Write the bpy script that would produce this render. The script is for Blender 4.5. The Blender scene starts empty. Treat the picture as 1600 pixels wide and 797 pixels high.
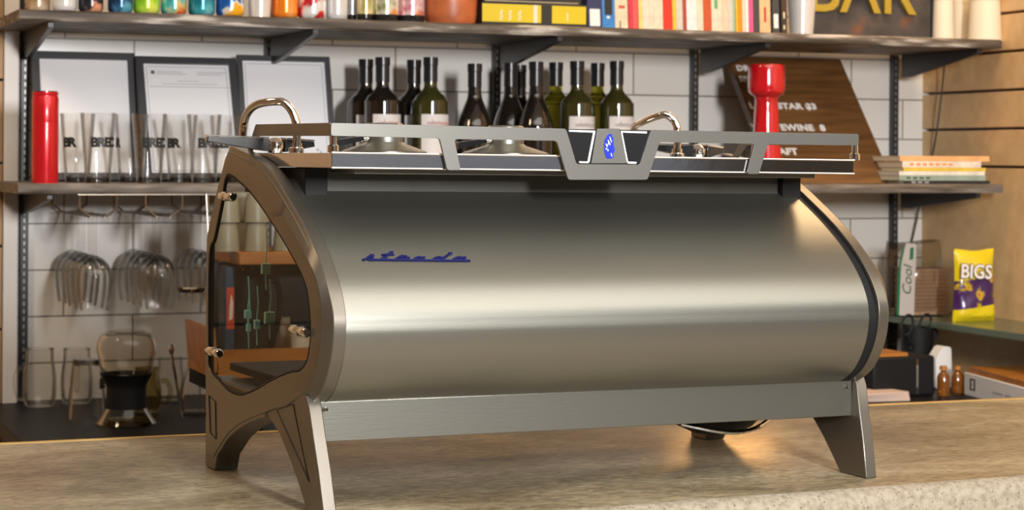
import bpy, bmesh, math, random
from mathutils import Vector, Matrix
from mathutils.geometry import tessellate_polygon
random.seed(7)
S = bpy.context.scene
COL = S.collection
R = math.radians

# ------------------------------------------------------------------ camera
CT = 1.03                       # bar counter top
CAMZ = CT + 0.43
FP, Y0, YAW, RHO = 3190.0, 245.0, R(21.3), 0.006
vF = Vector((math.sin(YAW), math.cos(YAW), 0))
vR0 = Vector((math.cos(YAW), -math.sin(YAW), 0))
vR = vR0 * math.cos(RHO) + Vector((0, 0, math.sin(RHO)))
vU = -vR0 * math.sin(RHO) + Vector((0, 0, math.cos(RHO)))
CAM = Vector((0, 0, CAMZ))
cd = bpy.data.cameras.new('camera')
cam = bpy.data.objects.new('camera', cd)
COL.objects.link(cam)
cd.sensor_width = 36
cd.lens = FP / 1600 * 36
cd.shift_y = -(398.5 - Y0) / 1600
cd.clip_start = 0.05
cd.dof.use_dof = True
cd.dof.focus_distance = 2.62
cd.dof.aperture_fstop = 11
cam.matrix_world = Matrix(((vR.x, vU.x, -vF.x, 0), (vR.y, vU.y, -vF.y, 0), (vR.z, vU.z, -vF.z, CAMZ), (0, 0, 0, 1)))
S.camera = cam

# ------------------------------------------------------------------ light
S.cycles.transparent_max_bounces = 48
S.view_settings.view_transform = 'Standard'
S.view_settings.look = 'None'
S.view_settings.exposure = 0.0
S.view_settings.gamma = 1.0
S.view_settings.use_curve_mapping = False
w = bpy.data.worlds.new('world'); S.world = w; w.use_nodes = True
w.node_tree.nodes['Background'].inputs[0].default_value = (1.0, 0.96, 0.90, 1)
w.node_tree.nodes['Background'].inputs[1].default_value = 0.20

def area(name, loc, target, sx, sy, power, col=(1, 1, 1), spread=None):
    l = bpy.data.lights.new(name, 'AREA'); l.shape = 'RECTANGLE'; l.size = sx; l.size_y = sy
    l.energy = power; l.color = col
    if spread: l.spread = spread
    o = bpy.data.objects.new(name, l); COL.objects.link(o)
    o.location = loc
    o.rotation_euler = (Vector(target) - Vector(loc)).to_track_quat('-Z', 'Y').to_euler()
    return o
area('softbox_light', (2.05, 0.0, 2.30), (1.3, 2.7, 1.3), 1.6, 1.5, 7.5, (1, 0.985, 0.97))
area('key_light', (1.0, -0.6, 2.0), (1.7, 4.5, 1.3), 0.24, 0.55, 150, (1, 0.985, 0.97))
area('blue_fill_light', (4.3, -4.3, 1.5), (2.5, 3.0, 1.4), 2.6, 1.5, 2.2, (0.68, 0.80, 1.0))  # blue fill panel added behind the camera for the tray to reflect
area('ceiling_light', (1.8, 0.9, 3.15), (1.8, 1.1, 0), 4.5, 3.0, 118, (1, 0.955, 0.89))
area('back_bar_light', (2.5, 3.55, 2.9), (2.75, 4.4, 1.0), 0.5, 0.3, 17, (1, 0.68, 0.38))
area('left_fill_light', (-0.45, 3.3, 2.7), (-0.3, 4.5, 1.3), 0.35, 0.35, 14, (1, 0.74, 0.48))  # unseen lamp added to warm the boards that the side panel reflects

# ------------------------------------------------------------------ geometry helpers
def ray(px, py):
    return vF + (px - 800) / FP * vR - (py - Y0) / FP * vU
def atY(px, py, Y):                 # point on the vertical plane Y
    d = ray(px, py); return CAM + d * (Y / d.y)
def atZ(px, py, z):                 # point on the level plane z
    d = ray(px, py); return CAM + d * ((z - CAMZ) / d.z)
def XY(px, Y): return atY(px, 245, Y).x

def tag(o, label=None, cat=None, group=None, kind=None):
    if label: o['label'] = label
    if cat: o['category'] = cat
    if group: o['group'] = group
    if kind: o['kind'] = kind
    return o
def empty(name, loc, label=None, cat=None, group=None, rz=0):
    o = bpy.data.objects.new(name, None); COL.objects.link(o)
    o.location = loc; o.rotation_euler = (0, 0, rz); o.empty_display_size = 0.02
    return tag(o, label, cat, group)

class MB:
    def __init__(s): s.bm = bmesh.new(); s.mi = 0
    def _f(s, vs, smooth=False):
        try:
            f = s.bm.faces.new(vs); f.material_index = s.mi; f.smooth = smooth; return f
        except ValueError: return None
    def box(s, a, b):
        x0, x1 = sorted((a[0], b[0])); y0, y1 = sorted((a[1], b[1])); z0, z1 = sorted((a[2], b[2]))
        v = [s.bm.verts.new(p) for p in [(x0,y0,z0),(x1,y0,z0),(x1,y1,z0),(x0,y1,z0),(x0,y0,z1),(x1,y0,z1),(x1,y1,z1),(x0,y1,z1)]]
        for q in [(0,3,2,1),(4,5,6,7),(0,1,5,4),(1,2,6,5),(2,3,7,6),(3,0,4,7)]: s._f([v[i] for i in q])
        return s
    def lathe(s, prof, c=(0,0,0), seg=32, smooth=True, rot=None):
        rings = []
        c = Vector(c)
        for r, z in prof:
            ring = []
            n = 1 if r < 1e-6 else seg
            for i in range(n):
                a = 2 * math.pi * i / seg
                p = Vector((r * math.cos(a), r * math.sin(a), z))
                if rot: p = rot @ p
                ring.append(s.bm.verts.new(c + p))
            rings.append(ring)
        for A, B in zip(rings, rings[1:]):
            for i in range(seg):
                j = (i + 1) % seg
                if len(A) == 1 and len(B) == 1: continue
                if len(A) == 1: s._f([A[0], B[j], B[i]][::-1] if False else [A[0], B[j], B[i]], smooth)
                elif len(B) == 1: s._f([A[i], A[j], B[0]], smooth)
                else: s._f([A[i], A[j], B[j], B[i]], smooth)
        return s
    def cyl(s, c, r, z0, z1, seg=24):
        return s.lathe([(0, z0), (r, z0), (r, z1), (0, z1)], c, seg, False)
    def tube(s, pts, r, seg=10, closed=False):
        pts = [Vector(p) for p in pts]; n = len(pts); rings = []
        up = None
        for i, p in enumerate(pts):
            if closed: t = pts[(i + 1) % n] - pts[i - 1]
            else: t = pts[min(i + 1, n - 1)] - pts[max(i - 1, 0)]
            t.normalize()
            if up is None: up = Vector((0, 0, 1)) if abs(t.z) < 0.9 else Vector((1, 0, 0))
            a = t.cross(up); 
            if a.length < 1e-6: a = t.orthogonal()
            a.normalize(); b = a.cross(t); up = b
            rr = r[i] if isinstance(r, (list, tuple)) else r
            rings.append([s.bm.verts.new(p + (a * math.cos(2*math.pi*k/seg) + b * math.sin(2*math.pi*k/seg)) * rr) for k in range(seg)])
        for i in range(n if closed else n - 1):
            A, B = rings[i], rings[(i + 1) % n]
            for k in range(seg): s._f([A[k], A[(k+1)%seg], B[(k+1)%seg], B[k]], True)
        if not closed:
            s._f(rings[0][::-1]); s._f(rings[-1])
        return s
    def prism(s, loops, f0, f1, smooth=False):
        # loops: list of 2D loops (first outer, rest holes); f0, f1 map (u,v) to 3D for the two faces
        tri = tessellate_polygon([[Vector((p[0], p[1], 0)) for p in L] for L in loops])
        flat = [p for L in loops for p in L]
        A = [s.bm.verts.new(f0(*p)) for p in flat]; B = [s.bm.verts.new(f1(*p)) for p in flat]
        for t in tri:
            s._f([A[i] for i in t]); s._f([B[i] for i in t][::-1])
        k = 0
        for L in loops:
            n = len(L)
            for i in range(n):
                j = (i + 1) % n
                s._f([A[k+i], A[k+j], B[k+j], B[k+i]], smooth)
            k += n
        return s
    def quadstrip(s, A, B, smooth=True, closed=False):
        a = [s.bm.verts.new(p) for p in A]; b = [s.bm.verts.new(p) for p in B]
        n = len(a)
        for i in range(n if closed else n - 1):
            j = (i + 1) % n
            s._f([a[i], a[j], b[j], b[i]], smooth)
        return s
    def obj(s, name, mat, parent=None, bevel=0, loc=None, auto=True, seg=2):
        bmesh.ops.remove_doubles(s.bm, verts=s.bm.verts, dist=1e-6)
        bmesh.ops.recalc_face_normals(s.bm, faces=s.bm.faces)
        me = bpy.data.meshes.new(name); s.bm.to_mesh(me); s.bm.free()
        me.set_sharp_from_angle(angle=R(38))
        for m in (mat if isinstance(mat, (list, tuple)) else [mat]): me.materials.append(m)
        o = bpy.data.objects.new(name, me); COL.objects.link(o)
        if parent: o.parent = parent
        if loc: o.location = loc
        if bevel:
            b = o.modifiers.new('b', 'BEVEL'); b.width = bevel; b.segments = seg; b.limit_method = 'ANGLE'; b.angle_limit = R(35)
            b.harden_normals = False
        return o

def cat_rom(P, n=6, closed=False):
    out = []; m = len(P)
    rng = range(m if closed else m - 1)
    for i in rng:
        if closed: p0, p1, p2, p3 = P[i-1], P[i], P[(i+1)%m], P[(i+2)%m]
        else: p0, p1, p2, p3 = P[max(i-1,0)], P[i], P[i+1], P[min(i+2,m-1)]
        for k in range(n):
            t = k / n
            out.append(tuple(0.5*((2*b)+(-a+c)*t+(2*a-5*b+4*c-d)*t*t+(-a+3*b-3*c+d)*t**3) for a, b, c, d in zip(p0, p1, p2, p3)))
    if not closed: out.append(tuple(P[-1]))
    return out

def copy_tree(o, parent=None):
    c = o.copy(); COL.objects.link(c); c.parent = parent
    for ch in list(o.children): copy_tree(ch, c)
    return c

def text_obj(body, size, mat, parent=None, depth=0.0004, name='lettering', M=None, sx=1.0, shear=0, bold=0.0, align='LEFT', space=1.0):
    c = bpy.data.curves.new('t', 'FONT'); c.body = body; c.size = size; c.extrude = depth; c.shear = shear
    c.offset = bold; c.align_x = align; c.resolution_u = 3; c.space_character = space
    t = bpy.data.objects.new('t', c); COL.objects.link(t)
    dg = bpy.context.evaluated_depsgraph_get()
    me = bpy.data.meshes.new_from_object(t.evaluated_get(dg))
    bpy.data.objects.remove(t); bpy.data.curves.remove(c)
    me.name = name
    me.transform(Matrix.Diagonal((sx, 1, 1, 1)))
    if M is not None: me.transform(M)
    me.materials.clear(); me.materials.append(mat)
    o = bpy.data.objects.new(name, me); COL.objects.link(o)
    if parent: o.parent = parent
    return o
def frame(o, x, y, z):              # matrix with origin o and axes x, y, z
    x, y, z = Vector(x), Vector(y), Vector(z)
    return Matrix(((x.x, y.x, z.x, o[0]), (x.y, y.y, z.y, o[1]), (x.z, y.z, z.z, o[2]), (0, 0, 0, 1)))
def facing(o): return frame(o, (1,0,0), (0,0,1), (0,-1,0))    # text upright, facing -Y

# ------------------------------------------------------------------ materials
def new_mat(name):
    m = bpy.data.materials.new(name); m.use_nodes = True
    return m, m.node_tree.nodes, m.node_tree.links, m.node_tree.nodes['Principled BSDF']
def mat(name, col, rough=0.5, metal=0, spec=None, trans=0, ior=None, noise=0.0, nscale=20, bump=0, bscale=80, coat=0, aniso=0, emit=None, alpha=None, nstretch=None):
    m, N, L, P = new_mat(name)
    P.inputs['Base Color'].default_value = (*col, 1); P.inputs['Roughness'].default_value = rough
    P.inputs['Metallic'].default_value = metal
    if spec is not None: P.inputs['Specular IOR Level'].default_value = spec
    if trans: P.inputs['Transmission Weight'].default_value = trans
    if ior: P.inputs['IOR'].default_value = ior
    if coat: P.inputs['Coat Weight'].default_value = coat; P.inputs['Coat Roughness'].default_value = 0.08
    if aniso: P.inputs['Anisotropic'].default_value = aniso
    if emit: P.inputs['Emission Color'].default_value = (*emit[:3], 1); P.inputs['Emission Strength'].default_value = emit[3]
    tc = N.new('ShaderNodeTexCoord'); mp = N.new('ShaderNodeMapping'); L.new(tc.outputs['Object'], mp.inputs[0])
    if nstretch: mp.inputs['Scale'].default_value = nstretch
    if noise:
        n = N.new('ShaderNodeTexNoise'); n.inputs['Scale'].default_value = nscale; n.inputs['Detail'].default_value = 5
        L.new(mp.outputs[0], n.inputs['Vector'])
        r = N.new('ShaderNodeValToRGB'); L.new(n.outputs['Fac'], r.inputs[0])
        r.color_ramp.elements[0].position = 0.3; r.color_ramp.elements[1].position = 0.7
        r.color_ramp.elements[0].color = (*[c * (1 - noise) for c in col], 1); r.color_ramp.elements[1].color = (*[min(1, c * (1 + noise)) for c in col], 1)
        L.new(r.outputs[0], P.inputs['Base Color'])
    if bump:
        n = N.new('ShaderNodeTexNoise'); n.inputs['Scale'].default_value = bscale; n.inputs['Detail'].default_value = 4
        L.new(mp.outputs[0], n.inputs['Vector'])
        b = N.new('ShaderNodeBump'); b.inputs['Strength'].default_value = bump; b.inputs['Distance'].default_value = 0.002
        L.new(n.outputs['Fac'], b.inputs['Height']); L.new(b.outputs[0], P.inputs['Normal'])
    return m
def ramp_mat(name, cols, scale=10, rough=0.5, stretch=(1,1,1), detail=4, metal=0, bump=0, coat=0, distort=0):
    m, N, L, P = new_mat(name)
    P.inputs['Roughness'].default_value = rough; P.inputs['Metallic'].default_value = metal
    if coat: P.inputs['Coat Weight'].default_value = coat
    tc = N.new('ShaderNodeTexCoord'); mp = N.new('ShaderNodeMapping'); mp.inputs['Scale'].default_value = stretch
    L.new(tc.outputs['Object'], mp.inputs[0])
    n = N.new('ShaderNodeTexNoise'); n.inputs['Scale'].default_value = scale; n.inputs['Detail'].default_value = detail
    n.inputs['Distortion'].default_value = distort
    L.new(mp.outputs[0], n.inputs['Vector'])
    r = N.new('ShaderNodeValToRGB'); L.new(n.outputs['Fac'], r.inputs[0]); L.new(r.outputs[0], P.inputs['Base Color'])
    e = r.color_ramp.elements
    while len(e) < len(cols): e.new(0.5)
    for i, (p, c) in enumerate(cols): e[i].position = p; e[i].color = (*c, 1)
    if bump:
        b = N.new('ShaderNodeBump'); b.inputs['Strength'].default_value = bump; b.inputs['Distance'].default_value = 0.002
        L.new(n.outputs['Fac'], b.inputs['Height']); L.new(b.outputs[0], P.inputs['Normal'])
    return m

def tile_mat():
    m, N, L, P = new_mat('white_tile')
    tc = N.new('ShaderNodeTexCoord'); sp = N.new('ShaderNodeSeparateXYZ'); cb = N.new('ShaderNodeCombineXYZ')
    L.new(tc.outputs['Object'], sp.inputs[0]); L.new(sp.outputs['X'], cb.inputs['X']); L.new(sp.outputs['Z'], cb.inputs['Y'])
    mp = N.new('ShaderNodeMapping'); mp.inputs['Location'].default_value = (0.05, -(1.001 - 0.102 * 9), 0)
    L.new(cb.outputs[0], mp.inputs[0])
    b = N.new('ShaderNodeTexBrick'); L.new(mp.outputs[0], b.inputs['Vector'])
    b.offset = 0.5; b.inputs['Scale'].default_value = 1; b.inputs['Brick Width'].default_value = 0.306; b.inputs['Row Height'].default_value = 0.102
    b.inputs['Mortar Size'].default_value = 0.0022; b.inputs['Mortar Smooth'].default_value = 0.3
    b.inputs['Color1'].default_value = (0.80, 0.775, 0.735, 1); b.inputs['Color2'].default_value = (0.74, 0.715, 0.675, 1)
    b.inputs['Mortar'].default_value = (0.27, 0.24, 0.21, 1)
    L.new(b.outputs['Color'], P.inputs['Base Color'])
    P.inputs['Roughness'].default_value = 0.28
    n = N.new('ShaderNodeTexNoise'); n.inputs['Scale'].default_value = 9; L.new(tc.outputs['Object'], n.inputs['Vector'])
    mx = N.new('ShaderNodeMath'); mx.operation = 'MULTIPLY_ADD'; mx.inputs[1].default_value = 0.25
    iv = N.new('ShaderNodeMath'); iv.operation = 'SUBTRACT'; iv.inputs[0].default_value = 1; L.new(b.outputs['Fac'], iv.inputs[1])
    L.new(n.outputs['Fac'], mx.inputs[0]); L.new(iv.outputs[0], mx.inputs[2])
    bp = N.new('ShaderNodeBump'); bp.inputs['Strength'].default_value = 0.5; bp.inputs['Distance'].default_value = 0.003
    L.new(mx.outputs[0], bp.inputs['Height']); L.new(bp.outputs[0], P.inputs['Normal'])
    return m

def concrete_mat():
    m, N, L, P = new_mat('sealed_concrete')
    tc = N.new('ShaderNodeTexCoord')
    def noise(scale, detail, stretch=(1,1,1), dist=0):
        mp = N.new('ShaderNodeMapping'); mp.inputs['Scale'].default_value = stretch; L.new(tc.outputs['Object'], mp.inputs[0])
        n = N.new('ShaderNodeTexNoise'); n.inputs['Scale'].default_value = scale; n.inputs['Detail'].default_value = detail
        n.inputs['Distortion'].default_value = dist
        L.new(mp.outputs[0], n.inputs['Vector']); return n
    a = noise(3.2, 8, (1, 1.6, 1), 0.6); r = N.new('ShaderNodeValToRGB'); L.new(a.outputs['Fac'], r.inputs[0])
    e = r.color_ramp.elements
    e[0].position = 0.30; e[0].color = (0.155, 0.118, 0.072, 1); e[1].position = 0.68; e[1].color = (0.41, 0.35, 0.25, 1)
    k = e.new(0.5); k.color = (0.27, 0.222, 0.148, 1)
    b = noise(55, 9, (1, 3.2, 1), 0.8); r2 = N.new('ShaderNodeValToRGB'); L.new(b.outputs['Fac'], r2.inputs[0])
    r2.color_ramp.elements[0].position = 0.35; r2.color_ramp.elements[0].color = (0.48, 0.46, 0.42, 1)
    r2.color_ramp.elements[1].position = 0.7; r2.color_ramp.elements[1].color = (1.3, 1.28, 1.2, 1)
    mx = N.new('ShaderNodeMix'); mx.data_type = 'RGBA'; mx.blend_type = 'MULTIPLY'; mx.inputs[0].default_value = 0.95
    L.new(r.outputs[0], mx.inputs[6]); L.new(r2.outputs[0], mx.inputs[7])
    L.new(mx.outputs[2], P.inputs['Base Color'])
    c = noise(14, 5); r3 = N.new('ShaderNodeValToRGB'); L.new(c.outputs['Fac'], r3.inputs[0])
    r3.color_ramp.elements[0].color = (0.22, 0.22, 0.22, 1); r3.color_ramp.elements[1].color = (0.48, 0.48, 0.48, 1)
    L.new(r3.outputs[0], P.inputs['Roughness'])
    bp = N.new('ShaderNodeBump'); bp.inputs['Strength'].default_value = 0.35; bp.inputs['Distance'].default_value = 0.0015
    L.new(b.outputs['Fac'], bp.inputs['Height']); L.new(bp.outputs[0], P.inputs['Normal'])
    return m
def rough_concrete():
    m, N, L, P = new_mat('rough_concrete')
    tc = N.new('ShaderNodeTexCoord')
    n = N.new('ShaderNodeTexNoise'); n.inputs['Scale'].default_value = 110; n.inputs['Detail'].default_value = 8; L.new(tc.outputs['Object'], n.inputs['Vector'])
    r = N.new('ShaderNodeValToRGB'); L.new(n.outputs['Fac'], r.inputs[0])
    r.color_ramp.elements[0].position = 0.3; r.color_ramp.elements[0].color = (0.20, 0.165, 0.12, 1)
    r.color_ramp.elements[1].position = 0.6; r.color_ramp.elements[1].color = (0.31, 0.27, 0.205, 1)
    v = N.new('ShaderNodeTexVoronoi'); v.inputs['Scale'].default_value = 130; L.new(tc.outputs['Object'], v.inputs['Vector'])
    r2 = N.new('ShaderNodeValToRGB'); L.new(v.outputs['Distance'], r2.inputs[0])
    r2.color_ramp.elements[0].position = 0.1; r2.color_ramp.elements[0].color = (0.35, 0.3, 0.25, 1)
    r2.color_ramp.elements[1].position = 0.25; r2.color_ramp.elements[1].color = (1, 1, 1, 1)
    mx = N.new('ShaderNodeMix'); mx.data_type = 'RGBA'; mx.blend_type = 'MULTIPLY'; mx.inputs[0].default_value = 0.8
    L.new(r.outputs[0], mx.inputs[6]); L.new(r2.outputs[0], mx.inputs[7]); L.new(mx.outputs[2], P.inputs['Base Color'])
    P.inputs['Roughness'].default_value = 0.75
    bp = N.new('ShaderNodeBump'); bp.inputs['Strength'].default_value = 0.8; bp.inputs['Distance'].default_value = 0.003
    L.new(n.outputs['Fac'], bp.inputs['Height']); L.new(bp.outputs[0], P.inputs['Normal'])
    return m

M = {}
M['tile'] = tile_mat(); M['conc'] = concrete_mat(); M['conc2'] = rough_concrete()
M['slat'] = ramp_mat('fibreboard', [(0.3, (0.62, 0.40, 0.19)), (0.7, (0.72, 0.49, 0.25))], 30, 0.55)
M['tanwood'] = ramp_mat('tan_boards', [(0.3, (0.33, 0.20, 0.10)), (0.7, (0.46, 0.30, 0.16))], 3, 0.6, (6, 6, 0.6), distort=1.5)
M['shelfwood'] = ramp_mat('distressed_wood', [(0.28, (0.035, 0.025, 0.018)), (0.5, (0.10, 0.078, 0.058)), (0.57, (0.17, 0.145, 0.12)), (0.65, (0.5, 0.46, 0.41))], 7, 0.6, (1, 6, 9), 8, bump=0.4)
M['shelfwood2'] = ramp_mat('grey_wood', [(0.3, (0.06, 0.045, 0.034)), (0.55, (0.17, 0.145, 0.12)), (0.75, (0.30, 0.27, 0.235))], 9, 0.6, (1, 6, 9), 8, bump=0.4)
M['black'] = mat('black_steel', (0.018, 0.018, 0.02), 0.4, 0.0)
M['hole'] = mat('slot_metal', (0.26, 0.26, 0.26), 0.4, 0.6)
M['floor'] = mat('floor_boards', (0.30, 0.24, 0.17), 0.5, noise=0.3, nscale=4)
M['roomwall'] = mat('room_plaster', (0.50, 0.47, 0.41), 0.8, noise=0.08, nscale=2)
M['brickwall'] = ramp_mat('warm_boards', [(0.3, (0.30, 0.16, 0.08)), (0.7, (0.50, 0.31, 0.17))], 2, 0.7, (1, 1, 4))
M['ceil'] = mat('pale_ceiling', (0.50, 0.47, 0.40), 0.8)
M['satin'] = mat('satin_olive_metal', (0.265, 0.263, 0.232), 0.34, 0.9, bump=0.05, bscale=900, nstretch=(0.05, 1, 1))
M['satin2'] = mat('satin_side_metal', (0.185, 0.168, 0.14), 0.33, 0.8, bump=0.04, bscale=900)
M['rail'] = mat('brushed_rail_metal', (0.20, 0.198, 0.183), 0.36, 0.75, bump=0.03, bscale=900, nstretch=(0.05, 1, 1))
M['chrome'] = mat('chrome', (0.80, 0.79, 0.77), 0.06, 1.0)
M['polish'] = mat('polished_steel', (0.62, 0.62, 0.64), 0.10, 1.0, bump=0.05, bscale=60)
M['blackgloss'] = mat('black_gloss', (0.012, 0.012, 0.013), 0.12, coat=0.5)
M['blackmat'] = mat('black_plastic', (0.010, 0.010, 0.011), 0.55, spec=.2)
M['blue'] = mat('blue_enamel', (0.012, 0.03, 0.42), 0.3)
M['navy'] = mat('blue_badge', (0.004, 0.006, 0.065), 0.6, spec=.2)
M['white'] = mat('white_paper', (0.78, 0.77, 0.76), 0.6)
def thin_glass(name, tint, ior=1.45, rough=0.02, boost=1.0, refl=0.6, base=0.02):
    # thin-walled glass: clear transmission plus a Fresnel reflection
    m, N, L, P = new_mat(name); N.remove(P); out = N['Material Output']
    t = N.new('ShaderNodeBsdfTransparent'); t.inputs[0].default_value = (*tint, 1)
    g = N.new('ShaderNodeBsdfGlossy'); g.inputs['Roughness'].default_value = rough
    f = N.new('ShaderNodeLayerWeight'); f.inputs['Blend'].default_value = 0.16 * boost
    mm = N.new('ShaderNodeMath'); mm.operation = 'MULTIPLY_ADD'; mm.inputs[1].default_value = refl; mm.inputs[2].default_value = base
    L.new(f.outputs['Fresnel'], mm.inputs[0])
    x = N.new('ShaderNodeMixShader'); L.new(mm.outputs[0], x.inputs[0]); L.new(t.outputs[0], x.inputs[1]); L.new(g.outputs[0], x.inputs[2])
    L.new(x.outputs[0], out.inputs['Surface']); return m
M['glass'] = thin_glass('clear_glass', (.975, .975, .97), boost=1.25)
M['pane'] = thin_glass('smoked_pane', (.80, .80, .78), boost=.6, refl=.08, base=.006)
M['shelfglass'] = mat('green_shelf_glass', (0.13, 0.17, 0.115), 0.2, trans=0.3, ior=1.4)
M['red'] = mat('red_lacquer', (0.52, 0.006, 0.012), 0.12, coat=1.0)
M['redmetal'] = mat('red_anodised', (0.60, 0.01, 0.018), 0.25, 0.35, coat=0.4)
M['walnut'] = ramp_mat('walnut', [(0.3, (0.095, 0.042, 0.013)), (0.7, (0.20, 0.095, 0.03))], 6, 0.45, (1, 1, 14), 6)
M['orangewood'] = ramp_mat('oiled_wood', [(0.3, (0.32, 0.115, 0.015)), (0.7, (0.50, 0.20, 0.035))], 5, 0.4, (1, 5, 8), 6)
M['edgewood'] = ramp_mat('yellow_wood', [(0.3, (0.40, 0.24, 0.07)), (0.7, (0.62, 0.42, 0.15))], 10, 0.6, (1, 5, 5))
M['darkcounter'] = mat('black_counter', (0.010, 0.010, 0.011), 0.45, spec=.15)
M['cream'] = mat('cream_paper', (0.74, 0.66, 0.53), 0.6)
M['stoneware'] = mat('olive_stoneware', (0.30, 0.28, 0.20), 0.4)

# ------------------------------------------------------------------ the room
WY = 4.55                      # tiled wall
WX = 2.916                     # slatted side wall
def struct(name, mb, m, bevel=0):
    return tag(mb.obj(name, m, bevel=bevel), kind='structure')
struct('floor', MB().box((-3.6, -4.6, -0.1), (6.7, 4.9, 0)), M['floor'])
struct('ceiling', MB().box((-3.6, -4.6, 3.2), (6.7, 4.9, 3.3)), M['ceil'])
struct('wall_back', MB().box((0.615, WY, 0), (WX + 0.1, WY + 0.12, 3.2)), M['tile'])
struct('wall_left', MB().box((-3.6, -4.5, 0), (-3.5, 4.9, 3.2)), M['brickwall'])
struct('wall_front', MB().box((-3.5, -4.6, 0), (6.6, -4.5, 3.2)), M['roomwall'])
b = MB()                       # boards to the left of the tiles, narrow gaps between them
for i in range(18):
    b.box((-3.5, WY - 0.03, i * 0.18 + 0.003), (0.578, WY + 0.09, min(3.2, (i + 1) * 0.18 - 0.003)))
struct('wall_back_boards', b, M['tanwood'])
struct('trim_1', MB().box((0.58, WY - 0.035, 0), (0.612, WY + 0.1, 3.2)), M['white'], 0.003)
b = MB(); g = 0.1011                   # slat wall: horizontal boards with dark grooves
z = 1.445
b.box((WX, 1.5, 0), (WX + 0.1, WY, z - 0.006))
while z < 3.1:
    off = 0.012 if int(z * 10) % 3 == 0 else 0.0
    b.box((WX - 0.0 + off * 0, 1.5, z), (WX + 0.1, WY - 0.001 + off * 0, min(3.2, z + 0.0875))); z += 0.0935
struct('wall_right', b, M['slat'], 0.002)
struct('wall_right_backing', MB().box((WX + 0.02, 1.5, 0), (WX + 0.12, WY, 3.2)), M['black'])
struct('wall_far_right', MB().box((6.6, -4.6, 0), (6.7, 4.9, 3.2)), M['roomwall'])

# ------------------------------------------------------------------ bar counter
def fy(x): return 2.279 + 0.062 * (x - 1.06)
cn = empty('bar_counter', (1.2, 2.7, 0), 'grey-brown concrete bar counter that the espresso machine stands on', 'counter')
XB0, XB1, YB = -0.6, 2.86, 3.085
b = MB()
N_ = 160
top, mid, low = [], [], []
rnd = random.Random(3)
vtop = []
def edge_noise(i, k): return (math.sin(i * 0.9 + k) + math.sin(i * 2.3 + 2 * k) + rnd.uniform(-1, 1)) * 0.0012
bm = b.bm
rows = []
for i in range(N_ + 1):
    x = XB0 + (XB1 - XB0) * i / N_
    y = fy(x)
    e1 = edge_noise(i, 0)
    rows.append([(x, YB, CT - 0.07), (x, YB, CT), (x, y + 0.022 + e1, CT), (x, y + 0.010 + e1, CT - 0.004 + e1 * 0.4), (x, y + 0.003, CT - 0.012), (x, y + e1 * 0.5, CT - 0.024), (x, y, CT - 0.07)])
V = [[bm.verts.new(p) for p in r_] for r_ in rows]
for i in range(N_):
    for k in range(7):
        k2 = (k + 1) % 7
        f = bm.faces.new([V[i][k], V[i][k2], V[i+1][k2], V[i+1][k]])
        f.material_index = 1 if k in (3, 4, 5) or (k == 2) else 0
        f.smooth = k in (2, 3, 4)
bm.faces.new(V[0]); bm.faces.new(V[-1][::-1])
for v_ in bm.verts: v_.co -= Vector((1.2, 2.7, 0))
b.obj('worktop', [M['conc'], M['conc2']], cn)
MB().box((XB0 - 1.2, YB + 0.0005 - 2.7, CT - 0.06), (XB1 - 1.2, YB + 0.014 - 2.7, CT + 0.001)).obj('edge_strip', M['edgewood'], cn)['label'] = 'yellowish wooden strip along the back edge'
MB().box((XB0 - 1.15, -0.34, 0), (XB1 - 1.25, 0.33, CT - 0.0701)).obj('base', M['walnut'], cn)

# ------------------------------------------------------------------ espresso machine
W = 0.7925
dl, tl = R(4.0), -0.0075
mX = Vector((math.cos(dl), math.sin(dl), tl)).normalized()
mY_ = Vector((-math.sin(dl), math.cos(dl), 0)); mZ = mX.cross(mY_)
Rf = atZ(1371, 747, CT); O = Rf - mX * W
em = empty('espresso_machine', O, 'large two-group espresso machine in satin olive-grey metal on splayed legs', 'coffee machine')
em.matrix_world = frame(O, mX, mY_, mZ)
MI = em.matrix_world.inverted()
def onp(px, py, n, d):             # pixel -> machine coordinates on plane (axis n, value d)
    c = MI @ CAM; r_ = MI.to_3x3() @ ray(px, py)
    return c + r_ * ((d - c[n]) / r_[n])
def mYp(px, py, y): return onp(px, py, 1, y)
def mXp(px, py, x): return onp(px, py, 0, x)

prof = cat_rom([(.384,.437),(.235,.411),(.125,.362),(.05,.318),(.006,.281),(-.018,.248),(-.024,.220),(-.016,.184),(.008,.149),(.04,.129),(.075,.120)], 6)
flat = cat_rom([(.377,.418),(.226,.385),(.122,.342),(.037,.295),(.006,.270),(-.006,.243),(-.006,.209),(.007,.173),(.030,.150),(.052,.138),(.080,.128)], 6)
resto = [(.12,.112),(.16,.104),(.197,.095),(.25,.083),(.307,.066),(.356,.046),(.398,.020),(.41,.010),(.448,.010),(.456,.08),(.462,.175),(.462,.311),(.440,.350),(.414,.385)]
restf = [(.12,.114),(.16,.107),(.197,.098),(.25,.085),(.307,.069),(.356,.049),(.398,.023),(.412,.012),(.442,.012),(.451,.08),(.456,.175),(.456,.309),(.434,.346),(.408,.380)]
outer = prof + resto; inner = flat + restf
door = cat_rom([(.368,.398),(.297,.386),(.237,.366),(.166,.335),(.109,.307),(.049,.271),(.029,.231),(.029,.199),(.041,.176),(.066,.163),(.103,.157),(.169,.141),(.227,.124),(.292,.109),(.345,.108),(.385,.116),(.435,.129),(.443,.16),(.445,.285),(.423,.311),(.392,.361)], 4, True)
E_ = .008
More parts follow.
